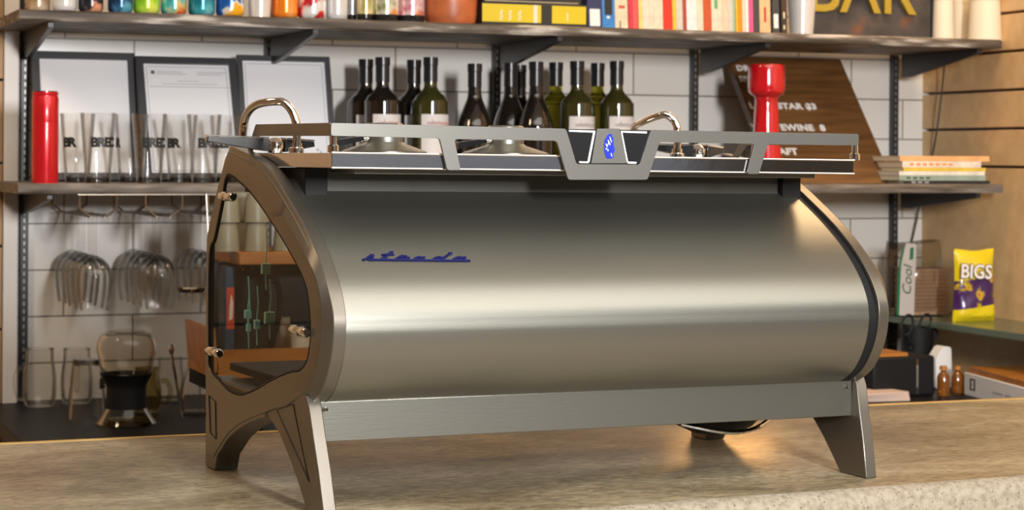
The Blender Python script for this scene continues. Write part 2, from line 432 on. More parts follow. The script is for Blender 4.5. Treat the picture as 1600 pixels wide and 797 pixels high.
for side, sx_, base in (('left', 1, -E_), ('right', -1, W + E_)):
    X = lambda d, sx_=sx_, base=base: base + sx_ * d
    b = MB()
    T = .026
    tri = tessellate_polygon([[Vector((p[0], p[1], 0)) for p in inner], [Vector((p[0], p[1], 0)) for p in door]])
    fl = inner + door
    for xx, lp in ((0, inner), ):
        A = [b.bm.verts.new((X(0), p[0], p[1])) for p in fl]
        for t in tri: b._f([A[i] for i in t])
    TT = [T] * len(prof) + [.012] * len(resto)
    oin = [(.22 + (p[0] - .22) * .972, .24 + (p[1] - .24) * .965) for p in outer]
    b.quadstrip([(X(0), *p) for p in inner], [(X(.010), *p) for p in outer], True, True)
    b.quadstrip([(X(.010), *p) for p in outer], [(X(t_), *p) for p, t_ in zip(outer, TT)], True, True)
    b.quadstrip([(X(t_), *p) for p, t_ in zip(outer, TT)], [(X(t_), *p) for p, t_ in zip(oin, TT)], True, True)
    b.quadstrip([(X(t_), *p) for p, t_ in zip(oin, TT)], [(X(.0055), *p) for p in oin], True, True)
    fo = oin + door
    tri = tessellate_polygon([[Vector((p[0], p[1], 0)) for p in oin], [Vector((p[0], p[1], 0)) for p in door]])
    A = [b.bm.verts.new((X(.0055), p[0], p[1])) for p in fo]
    for t in tri: b._f([A[i] for i in t])
    b.quadstrip([(X(0), *p) for p in door], [(X(.0055), *p) for p in door], True, True)
    o = b.obj('side_panel', M['satin2'], em)
    md = o.modifiers.new('b', 'BEVEL'); md.width = .0012; md.segments = 2; md.limit_method = 'ANGLE'; md.angle_limit = R(30)
    # glass door and its seal
    c0 = (.23, .23)
    din = [(c0[0] + (p[0] - c0[0]) * .988, c0[1] + (p[1] - c0[1]) * .988) for p in door]
    MB().prism([din], lambda u, v, X=X: (X(.0012), u, v), lambda u, v, X=X: (X(.0042), u, v)).obj('side_window', M['pane'], em)
    b = MB(); b.tube([(X(.0022), p[0], p[1]) for p in din], .0022, 6, True); b.obj('window_seal', M['blackmat'], em)
    # clips
    for k, (cy, cz) in enumerate([mXp(355, 307, -.012)[1:], mXp(334, 550, -.012)[1:], mXp(468, 517, -.012)[1:]]):
        b = MB()
        b.lathe([(0, -.027), (.0045, -.027), (.0062, -.024), (.0062, -.004), (.005, -.002), (.005, .002), (.0062, .004), (.0062, .024), (.0045, .027), (0, .027)], (X(-.004), cy, cz), 20, True, Matrix.Rotation(R(90), 3, 'X'))
        b.obj('window_clip', M['chrome'], em)
    # legs
    fb = -.0054 if side == 'left' else 0.0004
    def shear(d, z): return X(d + E_ * max(0, 1 - z / .13) * 1.0)
    lf = [(0, fb), (.062, fb), (.080, .018), (.108, .044), (.150, .077), (.197, .096), (.197, .128), (.08, .133), (.045, .136), (.036, .122), (.026, .088), (.013, .049)]
    b = MB(); b.prism([lf], lambda u, v: (shear(.0012, v), u, v), lambda u, v: (shear(.0185, v), u, v)); b.obj('leg', M['satin2'], em, .0015)
    lr = [(.452, fb), (.408, fb), (.398, .017), (.356, .043), (.307, .063), (.25, .080), (.197, .092), (.197, .12), (.44, .12), (.455, .06)]
    b = MB(); b.prism([lr], lambda u, v: (X(.0012), u, v), lambda u, v: (X(.034), u, v)); b.obj('leg', M['satin2'], em, .0015)
    if side == 'left':
        g3 = [tuple(mXp(*p, -.004)[1:]) for p in [(434, 641), (461, 632), (479, 753)]]
        cx = sum(p[0] for p in g3) / 3; cz = sum(p[1] for p in g3) / 3
        b = MB(); b.tube([(shear(.0012, p[1]), *p) for p in g3], .0011, 6, True); b.obj('leg_groove', M['black'], em)
        g4 = [tuple(mXp(*p, -.008)[1:]) for p in [(327, 618), (337, 628), (338, 686), (329, 676)]]
        b = MB(); b.tube([(X(-.0002), *p) for p in g4], .0011, 6, True); b.obj('panel_groove', M['black'], em)

# curved body shell between the side panels
sh = [(p[0] + .0035 * (1 if p[1] > .22 else .7), p[1] - .001) for p in prof if p[0] < .26 or p[1] < .2]
sh = [p for p in sh if p[1] < .398]
n0 = len(sh)
b = MB()
xs = [.0185, .20, .40, .60, .7725 - .012]
grid = [[b.bm.verts.new((x, p[0], p[1])) for p in sh] for x in (xs[0], xs[-1])]
ins = [[b.bm.verts.new((x, p[0] + .006, p[1] - .001)) for p in sh] for x in (xs[0], xs[-1])]
for i in range(n0 - 1):
    b._f([grid[0][i], grid[0][i+1], grid[1][i+1], grid[1][i]], True)
    b._f([ins[0][i], ins[0][i+1], ins[1][i+1], ins[1][i]], True)
    for g_ in (0, 1): b._f([grid[g_][i], grid[g_][i+1], ins[g_][i+1], ins[g_][i]])
for i in (0, n0 - 1): b._f([grid[0][i], grid[1][i], ins[1][i], ins[0][i]])
b.obj('body_shell', M['satin'], em)
for xa, xb in ((xs[-1], W + E_ - .026), ):
    b = MB(); A = [(xa, p[0] + .003, p[1] - .001) for p in sh]; B = [(xb, p[0] + .003, p[1] - .001) for p in sh]
    A2 = [(xa, p[0] + .008, p[1] - .001) for p in sh]; B2 = [(xb, p[0] + .008, p[1] - .001) for p in sh]
    b.quadstrip(A, B); b.quadstrip(A2, B2); b.obj('shell_seal', M['blackmat'], em)
# chassis (dark works inside), drip base, top box
MB().box((.17, .07, .14), (.765, .40, .30)).box((.17, .19, .30), (.765, .40, .372)).obj('chassis', M['blackmat'], em, .004)
MB().box((.019, .045, .128), (.7735, .43, .139)).obj('base_plate', M['blackmat'], em, .002)
b = MB().box((.06, .165, .374), (.735, .42, .4085)); b.obj('top_box', mat('shaded_olive_metal', (.06, .058, .048), .45, .3), em, .001)  # olive box darkened in colour for the shade under the tray
for xx in (.028, .7365): MB().box((xx, .155, .374), (xx + .030, .40, .4085)).obj('tray_bracket', M['blackmat'], em, .001)
# skirt
MB().box((.0115, .045, .079), (.7805, .049, .1275)).obj('skirt_panel', M['satin'], em, .001)
for xx, zz in ((.018, .118), (.771, .118)):
    b = MB().lathe([(0, 0), (.004, 0), (.0035, .0015), (0, .0022)], (xx, .0448, zz), 16, True, Matrix.Rotation(R(90), 3, 'X')); b.obj('screw', M['chrome'], em)
# cup tray
TX0, TX1, TY0, TY1 = .019, .7735, .036, .345
b = MB()
b.prism([[(TY0, .4275), (TY1, .4275), (TY1, .4095), (.255, .4095), (TY0, .4095)]], lambda u, v: (TX0, u, v), lambda u, v: (TX1, u, v))
b.obj('cup_tray', M['polish'], em, .0008)
b = MB()
b.tube([(TX0, TY0 - .0005, .4278), (TX1, TY0 - .0005, .4278)], .0013, 8); b.tube([(TX0, TY0 - .0005, .4096), (TX1, TY0 - .0005, .4096)], .0011, 8)
b.obj('tray_rim', M['chrome'], em)
MB().box((.066, .083, .4025), (.742, .30, .4092)).obj('tray_underplate', M['rail'], em, .0008)
# rail: front plate with cut-outs, and side plates
ry = .030
def q(px, py): v = mYp(px, py, ry); return (v.x, v.z)
def rnd_poly(P, r=.003, n=4):
    out = []
    m = len(P)
    for i in range(m):
        p = Vector(P[i]); a = Vector(P[i-1]) - p; c = Vector(P[(i+1) % m]) - p
        rr = min(r, a.length * .4, c.length * .4); a.normalize(); c.normalize()
        for k in range(n + 1):
            t = k / n
            out.append(tuple((1-t)**2 * (p + a * rr) + 2*t*(1-t) * p + t*t * (p + c * rr)))
    return out
zt, zb, zf = .4637, .4480, .4075
ol = [(.0155, zt), q(884.5, 201), q(901, 256.5), q(1000, 257.5), q(1017.4, 203), (.7765, zt), (.7765, zb), q(1200, 225.5), q(1186, 272), q(1168, 272), q(1179, 225), q(1031, 222), q(1012, 281), q(888, 281), q(870, 220), q(710, 217.5), q(720, 266), q(699, 266), q(687, 216), (.0155, zb)]
rr = rnd_poly(ol, .0035, 3)
b = MB(); b.prism([rr], lambda u, v: (u, ry, v), lambda u, v: (u, ry + .004, v)); b.obj('cup_rail', M['rail'], em, .0005)
for xx, nm in ((.0155, 'l'), (.7725, 'r')):
    sl = [(ry + .0042, zt), (.319, zt + .0015), (.356, .4277), (.343, .4277), (.312, .4495), (ry + .0042, zb)]
    b = MB(); b.prism([rnd_poly(sl, .002, 2)], lambda u, v: (xx, u, v), lambda u, v: (xx + .004, u, v)); b.obj('side_rail', M['rail'], em, .0005)
    b = MB().cyl((xx + .009, ry + .016, 0), .0045, .428, .455, 16).lathe([(0, .428), (.007, .428), (.007, .436), (.0045, .438)], (xx + .009, ry + .016, 0)); b.obj('rail_post', M['chrome'], em)
# badge in the V of the rail
def qb(px, py): v = mYp(px, py, ry + .002); return (v.x, v.z)
bk = [qb(885.5, 201.5), qb(1017, 203.5), qb(1000, 256.8), qb(901.5, 256.5)]
b = MB(); b.prism([bk], lambda u, v: (u, ry + .0015, v), lambda u, v: (u, ry + .008, v)); bd = b.obj('badge_panel', M['blackgloss'], em)
pl = [qb(932.5, 201), qb(967.5, 201), qb(979, 255), qb(923.5, 255)]
b = MB(); b.prism([pl], lambda u, v: (u, ry + .0008, v), lambda u, v: (u, ry + .0025, v)); b.obj('badge_plate', M['rail'], bd)
b = MB()
for P in ([(888, 203.0), (929, 204.2), (926.5, 207.2), (889, 205.8)], [(926.5, 205), (929.5, 205), (920, 254), (917, 254)], [(904, 252), (919, 252.5), (918.5, 255), (904.5, 254.5)],
          [(969, 204.5), (1010, 205.5), (1009.5, 208.5), (970, 207)], [(969.5, 207), (971.5, 207), (980.5, 253), (978.5, 253)], [(979.5, 252.5), (994, 253), (993, 256), (980, 255.5)]):
    b.prism([[qb(*p) for p in P]], lambda u, v: (u, ry + .0004, v), lambda u, v: (u, ry + .0018, v))
tag(b.obj('badge_trim', M['white'], bd), kind='stuff')
# blue lion crest: solid blob outline with pale cuts
lion = [(950, 210), (953, 209), (956, 211), (955, 213.5), (958, 216), (956.5, 219), (958, 222), (957.5, 227), (959.5, 232), (959, 237), (957, 240), (958, 245), (955, 247.5), (949, 248), (946, 246.5), (944.5, 241), (942.5, 234), (943.5, 229), (942, 226), (944, 223), (943.5, 219), (946, 216), (947, 212.5)]
b = MB(); b.prism([[qb(*p) for p in lion]], lambda u, v: (u, ry + .0002, v), lambda u, v: (u, ry + .0010, v)); b.obj('crest', M['blue'], bd)
b = MB()
for P in ([(948, 219), (949.5, 218.5), (953, 226), (951.5, 227)], [(951, 214), (952.2, 213.5), (955, 222), (954, 223)], [(945, 225), (946.2, 224.3), (948.5, 229), (947, 230)],
          [(945, 232), (947, 231), (947.5, 233), (945.5, 234)], [(948, 233.5), (949.5, 233), (949.5, 236), (948, 236.5)], [(953, 240), (954, 239), (955.5, 244), (954.5, 245)], [(949.5, 222), (950.5, 221.5), (949, 227), (948, 227)]):
    b.prism([[qb(*p) for p in P]], lambda u, v: (u, ry - .0001, v), lambda u, v: (u, ry + .0009, v))
b.obj('crest_detail', M['white'], bd)
# script badge on the shell
def shell_pt(px, py):
    c = MI @ CAM; r_ = MI.to_3x3() @ ray(px, py); best = None
    for i in range(n0 - 1):
        (y1, z1), (y2, z2) = sh[i], sh[i+1]
        n_ = Vector((0, -(z2 - z1), (y2 - y1)))
        den = r_.dot(n_)
        if abs(den) < 1e-9: continue
        t = (Vector((0, y1, z1)) - c).dot(n_) / den
        p = c + r_ * t
        if min(z1, z2) - 1e-6 <= p.z <= max(z1, z2) + 1e-6 and t > 0 and (best is None or t < best[0]): best = (t, p, n_.normalized())
    return best[1], best[2]
def script_strokes():
    # strokes of a slanted joined script "strada", unit = pixel of the photo's lettering zoom
    def P(*a): return [(500 + x / 5.313, 350 + y / 5.313) for x, y in a]
    return [P((352,303),(385,292),(425,263),(440,268),(420,280),(440,295),(425,303),(395,300)),
            P((500,300),(530,285),(585,240),(560,262),(525,296),(560,298)), P((512,262),(560,257),(612,258)), P((585,240),(605,238)),
            P((625,300),(660,278),(690,270),(660,300)), P((665,290),(700,272),(715,280),(690,305)), P((700,292),(740,284)),
            P((850,282),(815,280),(780,300),(815,303),(865,280),(845,300)),
            P((1010,282),(975,280),(940,300),(975,303),(1030,280)), P((1092,246),(1060,262),(1010,303)), P((1065,250),(1092,246)),
            P((1190,284),(1150,281),(1105,300),(1140,304),(1205,282),(1185,303)),
            P((400,300),(600,303),(820,305),(1020,308),(1245,309))]
b = MB()
for st in script_strokes():
    pts = []
    for (x, y) in cat_rom(st, 4) if len(st) > 2 else st:
        p, n_ = shell_pt(x, y)
        if n_.y > 0: n_ = -n_
        pts.append(p + n_ * .0010)
    b.tube(pts, .0016, 6)
b.obj('script_badge', M['navy'], em)['label'] = 'small dark blue raised script lettering'
# group caps, levers and steam pipes on the tray
def cap(px0, px1, fx0, fx1, y):
    xc = (mYp((px0 + px1) / 2, 225, y).x); r0 = (mYp(px1, 225, y).x - mYp(px0, 225, y).x) / 2
    r1 = (mYp(fx1, 225, y).x - mYp(fx0, 225, y).x) / 2
    b = MB().lathe([(0, .4277), (r1, .4277), (r1, .431), (r1 * .93, .433), (r0 * 1.15, .441), (r0, .4435), (r0, .466), (r0 * .93, .468), (0, .468)], (xc, y, 0), 48)
    b.obj('group_cap', M['satin'], em)
    b = MB()
    p = Vector((xc - r0 * 1.02, y - .005, .4475)); e = Vector((xc - r0 - .045, y - .02, .4395))
    b.tube([p, p + Vector((-.008, -.002, -.001))], .0035, 10); b.obj('lever_joint', M['chrome'], em)
    b = MB(); d_ = Vector((0, 0, .0035))
    b.prism([[(0, -.003), (.001, .003), (.040, .0045), (.042, -.005)]], lambda u, v: (p.x - .008 - u, p.y - .004, p.z + v - u * .18), lambda u, v: (p.x - .008 - u, p.y + .008, p.z + v - u * .18))
    b.obj('lever', M['blackgloss'], em, .0008)
cap(573, 628, 525, 650, .20); cap(764, 816, 745, 868, .20)
def pipe(pts, rad):
    P = [tuple(mYp(px, py, y)) for px, py, y in pts]
    b = MB(); b.tube(cat_rom(P, 8), rad, 14); b.obj('steam_pipe', M['chrome'], em)
pipe([(463, 236, .26), (463.5, 200, .26), (458, 178, .265), (445, 161, .272), (430, 158.5, .285), (405, 162, .31), (390, 172, .33), (382, 190, .345), (379, 222, .35)], .0055)
pipe([(1058, 245, .20), (1058.5, 205, .20), (1054, 190, .205), (1042, 180, .21), (1030, 181, .22), (1006, 190, .25), (992, 200, .28), (986, 232, .30)], .0055)
for px, y in ((463, .26), (1058, .20)):
    c_ = mYp(px, 232, y); MB().lathe([(0, .4277), (.010, .4277), (.010, .434), (.0075, .4355), (.0075, .441), (0, .441)], (c_.x, c_.y, 0), 24).obj('pipe_collar', M['chrome'], em)
# steam levers: chrome body with black blades either side
for px, y, s in ((430, .30, 1.08), (1090, .26, .8)):
    c_ = mYp(px, 222, y)
    b = MB().lathe([(0, .4277), (.009, .4277), (.012, .434), (.012, .442), (.007, .447), (0, .449)], (c_.x, c_.y, 0), 24); b.obj('lever_hub', M['chrome'], em)
    for sg in (-1, 1):
        a = Matrix.Rotation(R(-6 if sg < 0 else 10), 3, 'Z')
        L0, L1 = .010, (.085 if sg < 0 else .05) * s
        def mp3(u, v, w_): 
            v3 = a @ Vector((sg * u, w_, 0)); return (c_.x + v3.x, c_.y + v3.y, .441 + v + u * (.06 if sg < 0 else .02))
        b = MB(); b.prism([[(L0, -.0125), (L0, .005), (L1, .0015), (L1 + .001, -.0055)]], lambda u, v: mp3(u, v, -.010), lambda u, v: mp3(u, v, .010)); b.obj('steam_lever', M['blackgloss'], em, .001)
        b = MB(); b.prism([[(L0, .0052), (L0, .0068), (L1, .0036), (L1, .002)]], lambda u, v: mp3(u, v, -.0105), lambda u, v: mp3(u, v, .0105)); b.obj('lever_trim', M['chrome'], em)
# cyan and mint blocks on threads, standing in for reflections on the side window
M['cyan'] = mat('cyan_glint', (0.35, 0.85, 0.90), 0.4); M['mint'] = mat('mint_glint', (0.42, 0.90, 0.66), 0.4)
for px, py, w_, h_, mm in ((415, 420, 13, 16, 'mint'), (387, 491, 10, 13, 'cyan'), (421, 497, 15, 18, 'mint'), (401, 507, 8, 14, 'cyan'), (388, 512, 6, 12, 'cyan')):
    p = mXp(px, py, .09); k = .00095
    b = MB().box((p.x - w_ * k / 2, p.y - .004, p.z - h_ * k / 2), (p.x + w_ * k / 2, p.y + .004, p.z + h_ * k / 2)); o = b.obj('glint_block', M[mm], em, .001)
    MB().tube([(p.x, p.y, p.z + h_ * k / 2), (p.x + .002, p.y, p.z + .03), (p.x, p.y, p.z + .055)], .0009, 6).obj('cable', M[mm], o)
    MB().tube([(p.x, p.y, p.z - h_ * k / 2), (p.x + .001, p.y, p.z - .03)], .0009, 6).obj('cable', M[mm], o)
# hose and drain cup under the body
b = MB(); P = [mYp(px, py, .22) for px, py in ((1000, 668), (1040, 673), (1090, 677), (1140, 672), (1185, 655), (1200, 640))]
P = [tuple(p) for p in P]
cupc = mYp(1115, 668, .26)
MB().lathe([(0, .034), (.03, .034), (.055, .045), (.072, .062), (.075, .08), (.075, .129), (0, .129)], (cupc.x, .26, 0), 40).obj('drain_cup', M['blackmat'], em)
MB().tube(cat_rom([(cupc.x - .10, .18, .060), (cupc.x - .03, .165, .047), (cupc.x + .03, .18, .052), (cupc.x + .08, .22, .075), (cupc.x + .09, .26, .125)], 8), .0035, 8).obj('hose', M['chrome'], em)
area('counter_glow_light', em.matrix_world @ (wl := Vector((MI @ atZ(1215, 690, CT)) + Vector((.20, .46, .22)))), em.matrix_world @ (wl - Vector((.16, .40, .22))), .16, .06, .55, (1, .50, .15))  # warm lamp added behind the machine for the glow on the counter

# ------------------------------------------------------------------ shelves on the tiled wall
SF = 4.14                      # shelf front
ZU, ZL = 1.748, 1.401          # tops of the upper and the lower shelf
UX = [0.627, 1.172, 1.728, 2.252, 2.825]
TIP = [4.17, 4.145, 4.145, 4.16, 4.16]
def shelf(z, th, wood, nm, lab, hb, xr):
    t = empty(nm, (1.7, 4.3, z - th), lab, 'shelf')
    b = MB(); rnd = random.Random(int(z * 100)); n = 60; x0, x1 = .560, xr
    bm = b.bm; rows = []
    for i in range(n + 1):
        x = x0 + (x1 - x0) * i / n; e = rnd.uniform(-1, 1) * .0022; e2 = rnd.uniform(-1, 1) * .0014
        P = [(x, WY - .0185, z), (x, SF + .004 + e, z), (x, SF + e * .7, z - .004 + e2), (x, SF + e * .3, z - th + .004 + e2), (x, SF + .003, z - th), (x, WY - .0185, z - th)]
        rows.append([bm.verts.new((p[0] - 1.7, p[1] - 4.3, p[2] - z + th)) for p in P])
    for i in range(n):
        for k in range(6): bm.faces.new([rows[i][k], rows[i][(k+1)%6], rows[i+1][(k+1)%6], rows[i+1][k]])
    bm.faces.new(rows[0]); bm.faces.new(rows[-1][::-1])
    b.obj('board', wood, t)
    for x, ty in zip(UX, TIP):
        L = 4.497 - ty
        b = MB()
        b.prism([[(0, -.0005), (0, -hb), (L * .12, -hb), (L, -.012), (L, -.0005)]], lambda u, v: (x - 1.7 - .006, 4.497 - 4.3 - u, v), lambda u, v: (x - 1.7 + .006, 4.497 - 4.3 - u, v))
        b.obj('bracket', M['black'], t, .001)
    return t
shelf(ZU, .0215, M['shelfwood'], 'wall_shelf', 'upper dark distressed wooden shelf carrying cans, books and the letter sign', .058, 2.875)
shelf(ZL, .021, M['shelfwood2'], 'wall_shelf', 'lower dark wooden shelf carrying wine bottles, pint glasses and picture frames', .045, 2.880)
uplabs = ['first from the left, beside the red cylinder', 'behind the right-hand picture frame', 'third from the left, between wine bottles', 'left of the brown letter board', 'rightmost one, beside the slatted wall']
for x, lb in zip(UX, uplabs):
    b = MB(); z = 0.93
    b.box((x - .009, WY - .018, .93), (x + .009, WY - .001, 2.5))
    o = b.obj('shelf_upright', M['black'], None, .001)
    tag(o, 'black slotted steel shelf upright on the tiles, ' + lb, 'shelf upright', 'slotted shelf uprights')
    b = MB()
    z = .98
    while z < 1.80:
        b.box((x - .0018, WY - .0186, z), (x + .0018, WY - .0178, z + .009)); z += .0165
    sl = b.obj('slots', M['hole'], o); tag(sl, 'light slot row', kind='stuff')

# ------------------------------------------------------------------ cans and bottles on the upper shelf
def can(px0, px1, Y, z, cols, lab, scale=30, h=.122, kind='can', name='drink_can', stretch=(1,1,1), taper=0.0, grp='drinks on the upper shelf', metal=0.3):
    pr = (XY(px1, Y) - XY(px0, Y)) / 2; xc = XY((px0 + px1) / 2, Y)
    t = empty(name, (xc, Y, z), lab, kind, grp)
    m = ramp_mat(name + '_print', cols, scale, 0.22, stretch, 3, metal)
    r = pr
    if kind == 'can':
        b = MB().lathe([(r*.84, .0035), (r*.97, .0075), (r, .014), (r, h - .012), (r*.96, h - .006), (r*.84, h)], (0,0,0), 40); b.obj('can_body', m, t)
        b = MB().lathe([(0, .003), (r*.74, .003), (r*.78, .0), (r*.84, .0035)], (0,0,0), 40); b.obj('can_base', M['polish'], t)
        b = MB().lathe([(r*.84, h), (r*.86, h + .002), (r*.8, h + .001), (r*.78, h - .004), (0, h - .004)], (0,0,0), 40); b.obj('can_lid', M['polish'], t)
    elif kind == 'cup':
        b = MB().lathe([(0, .003), (r*.78, .003), (r*.80, 0), (r*1.0, h), (r*1.04, h), (r*1.04, h+.003), (r*.97, h+.003), (r*.76, .006), (0, .006)], (0,0,0), 40); b.obj('cup_body', m, t)
    else:
        b = MB().lathe([(0, .0), (r*.92, .0), (r, .005), (r, h*.55), (r*.9, h*.66), (r*.42, h*.78), (r*.36, h), (0, h)], (0,0,0), 40); b.obj('bottle_body', M['blackgloss'], t)
        b = MB().lathe([(r*1.005, .016), (r*1.012, .016), (r*1.012, h*.5), (r*1.005, h*.5)], (0,0,0), 40); b.obj('label', m, t)
    return t
Yc = 4.20
W_ = (.75, .74, .72)
can(38, 77, Yc + .05, ZU, [(.3, (.20, .12, .06)), (.5, (.45, .30, .18)), (.7, (.75, .6, .45))], 'tan and brown jar at the left end of the upper shelf', 20)
can(80, 119, Yc, ZU, [(.3, (.62, .62, .63)), (.7, (.78, .78, .79))], 'plain white can second from the left on the upper shelf', 10)
can(121, 160, Yc, ZU, [(.45, (.015, .015, .02)), (.55, (.03, .03, .04)), (.62, (.75, .35, .2))], 'black can with a peach-coloured patch on the upper shelf', 18)
can(167, 206, Yc, ZU, [(.35, (.008, .02, .07)), (.5, (.02, .09, .2)), (.62, (.10, .35, .5))], 'dark navy blue can on the upper shelf beside the green can', 26)
can(207, 248, Yc, ZU, [(.35, (.12, .38, .02)), (.5, (.32, .62, .03)), (.65, (.75, .80, .15))], 'bright green can with yellow patches on the upper shelf', 16)
can(250, 290, Yc, ZU, [(.3, (.02, .22, .26)), (.45, (.10, .48, .50)), (.55, (.65, .55, .2)), (.65, (.75, .12, .04))], 'teal can with red and yellow pattern on the upper shelf', 30)
can(293, 334, Yc, ZU, [(.4, (.01, .16, .22)), (.6, (.06, .38, .45)), (.75, (.3, .6, .62))], 'plain teal blue can on the upper shelf', 22)
can(336, 380, Yc, ZU, [(.42, (.015, .09, .35)), (.5, (.02, .13, .45)), (.54, (.75, .75, .7)), (.58, (.85, .42, .02))], 'can with orange and deep blue pattern on the upper shelf', 14)
can(384, 425, Yc, ZU, [(.3, (.62, .60, .56)), (.7, (.72, .70, .66))], 'off-white paper cup between the blue and orange cans', 6, .11, 'cup', 'paper_cup')
can(424, 464, Yc, ZU, [(.4, (.72, .13, .01)), (.6, (.85, .24, .02)), (.72, (.9, .55, .2))], 'orange can right of the off-white paper cup', 9, stretch=(1, 1, .3))
can(464, 508, Yc, ZU, [(.42, (.55, .02, .03)), (.5, (.75, .75, .74)), (.6, (.75, .75, .74)), (.64, (.6, .03, .03))], 'white can with a red pattern beside the orange can', 16)
can(509, 541, Yc, ZU, [(.3, (.60, .60, .61)), (.7, (.74, .74, .75))], 'slim white can right of the red patterned can', 10)
can(541, 556, Yc + .03, ZU, [(.4, (.3, .3, .32)), (.7, (.6, .6, .6))], 'narrow black bottle with a grey label next to the slim white can', 10, .17, 'bottle', 'sauce_bottle')
can(557, 582, Yc, ZU, [(.35, (.35, .33, .1)), (.55, (.75, .62, .35)), (.65, (.7, .25, .05))], 'dark bottle with an orange and cream label on the upper shelf', 22, .18, 'bottle', 'sauce_bottle')
can(581, 621, Yc, ZU, [(.35, (.16, .19, .04)), (.5, (.65, .62, .5)), (.62, (.65, .28, .1))], 'dark bottle with an olive green label on the upper shelf', 22, .19, 'bottle', 'sauce_bottle')
can(621, 661, Yc, ZU, [(.35, (.55, .10, .18)), (.5, (.75, .6, .6)), (.62, (.65, .2, .1))], 'dark bottle with a pink label left of the ribbed copper cup', 22, .19, 'bottle', 'sauce_bottle')
# ribbed rust-coloured vase
xc = XY(702.5, 4.20); r0 = (XY(742, 4.20) - XY(663, 4.20)) / 2
b = MB(); n = 88
prf = [(.0, 0), (.90, 0), (.93, .006), (.97, .02), (.99, .05), (1.0, .09), (.97, .13), (.9, .17), (.84, .17), (.80, .1), (.80, .02), (0, .02)]
rings = []
for f_, zz in prf:
    rings.append([b.bm.verts.new((r0 * f_ * (1 + (.018 if i % 2 and .9 < f_ else 0)) * math.cos(2*math.pi*i/n), r0 * f_ * (1 + (.018 if i % 2 and .9 < f_ else 0)) * math.sin(2*math.pi*i/n), zz)) for i in range(n)] if f_ > 0 else [b.bm.verts.new((0, 0, zz))])
for A, B in zip(rings, rings[1:]):
    for i in range(n):
        j = (i + 1) % n
        if len(A) == 1: b._f([A[0], B[j], B[i]])
        elif len(B) == 1: b._f([A[i], A[j], B[0]])
        else: b._f([A[i], A[j], B[j], B[i]])
M['rust'] = mat('rust_ceramic', (0.42, 0.11, 0.035), 0.4, noise=.25, nscale=30)
tag(b.obj('ribbed_vase', M['rust'], None, loc=(xc, 4.20, ZU)), 'rust-coloured vertically ribbed vase beside the yellow boxed books', 'vase')
# two yellow and black volumes lying flat, a black one on top
M['yellow'] = mat('yellow_cover', (0.62, 0.48, 0.01), 0.35); M['bookblack'] = mat('black_cover', (0.02, 0.018, 0.016), 0.35)
M['pages'] = mat('book_pages', (0.66, 0.58, 0.44), 0.8)
Yb = 4.155
xa, xm, xe = XY(751.5, Yb), XY(848, Yb), XY(916, Yb)
zt_ = atY(830, 5.0, Yb).z
bk_ = empty('yellow_book', (xa, Yb, ZU), 'thick black book with yellow spine panels lying flat on the upper shelf', 'book')
MB().box((0, 0, 0), (xe - xa, .13, zt_ - ZU)).obj('cover', M['bookblack'], bk_, .0015)
for (p0, p1) in ((752, 844), (861, 914)):
    q0, q1 = XY(p0, Yb) - xa, XY(p1, Yb) - xa
    MB().box((q0, -.0012, .006), (q1, .0005, zt_ - ZU - .004)).obj('spine_panel', M['yellow'], bk_)
b = MB()
for px in (779, 793, 808): 
    for k in range(4): b.box((XY(px + k % 2, Yb) - xa, -.0016, .011 + k * .0055), (XY(px + 4 + k % 2, Yb) - xa, -.0011, .0145 + k * .0055))
b.box((XY(832, Yb) - xa, -.0016, .006), (XY(838, Yb) - xa, -.0011, zt_ - ZU - .004)).box((XY(884, Yb) - xa, -.0016, .013), (XY(886, Yb) - xa, -.0011, .03))
tag(b.obj('spine_print', M['cream'], bk_), kind='stuff')
b2 = empty('black_book', (xa, Yb + .004, zt_ + .0002), 'black book with gold edging lying on top of the yellow panelled book', 'book')
MB().box((.004, 0, 0), (xe - xa - .012, .12, .042)).obj('cover', M['bookblack'], b2, .0015)
MB().box((.008, -.001, .002), (xe - xa - .02, .0004, .0036)).obj('gold_edge', mat('gold_edge', (.55, .45, .28), .4), b2)

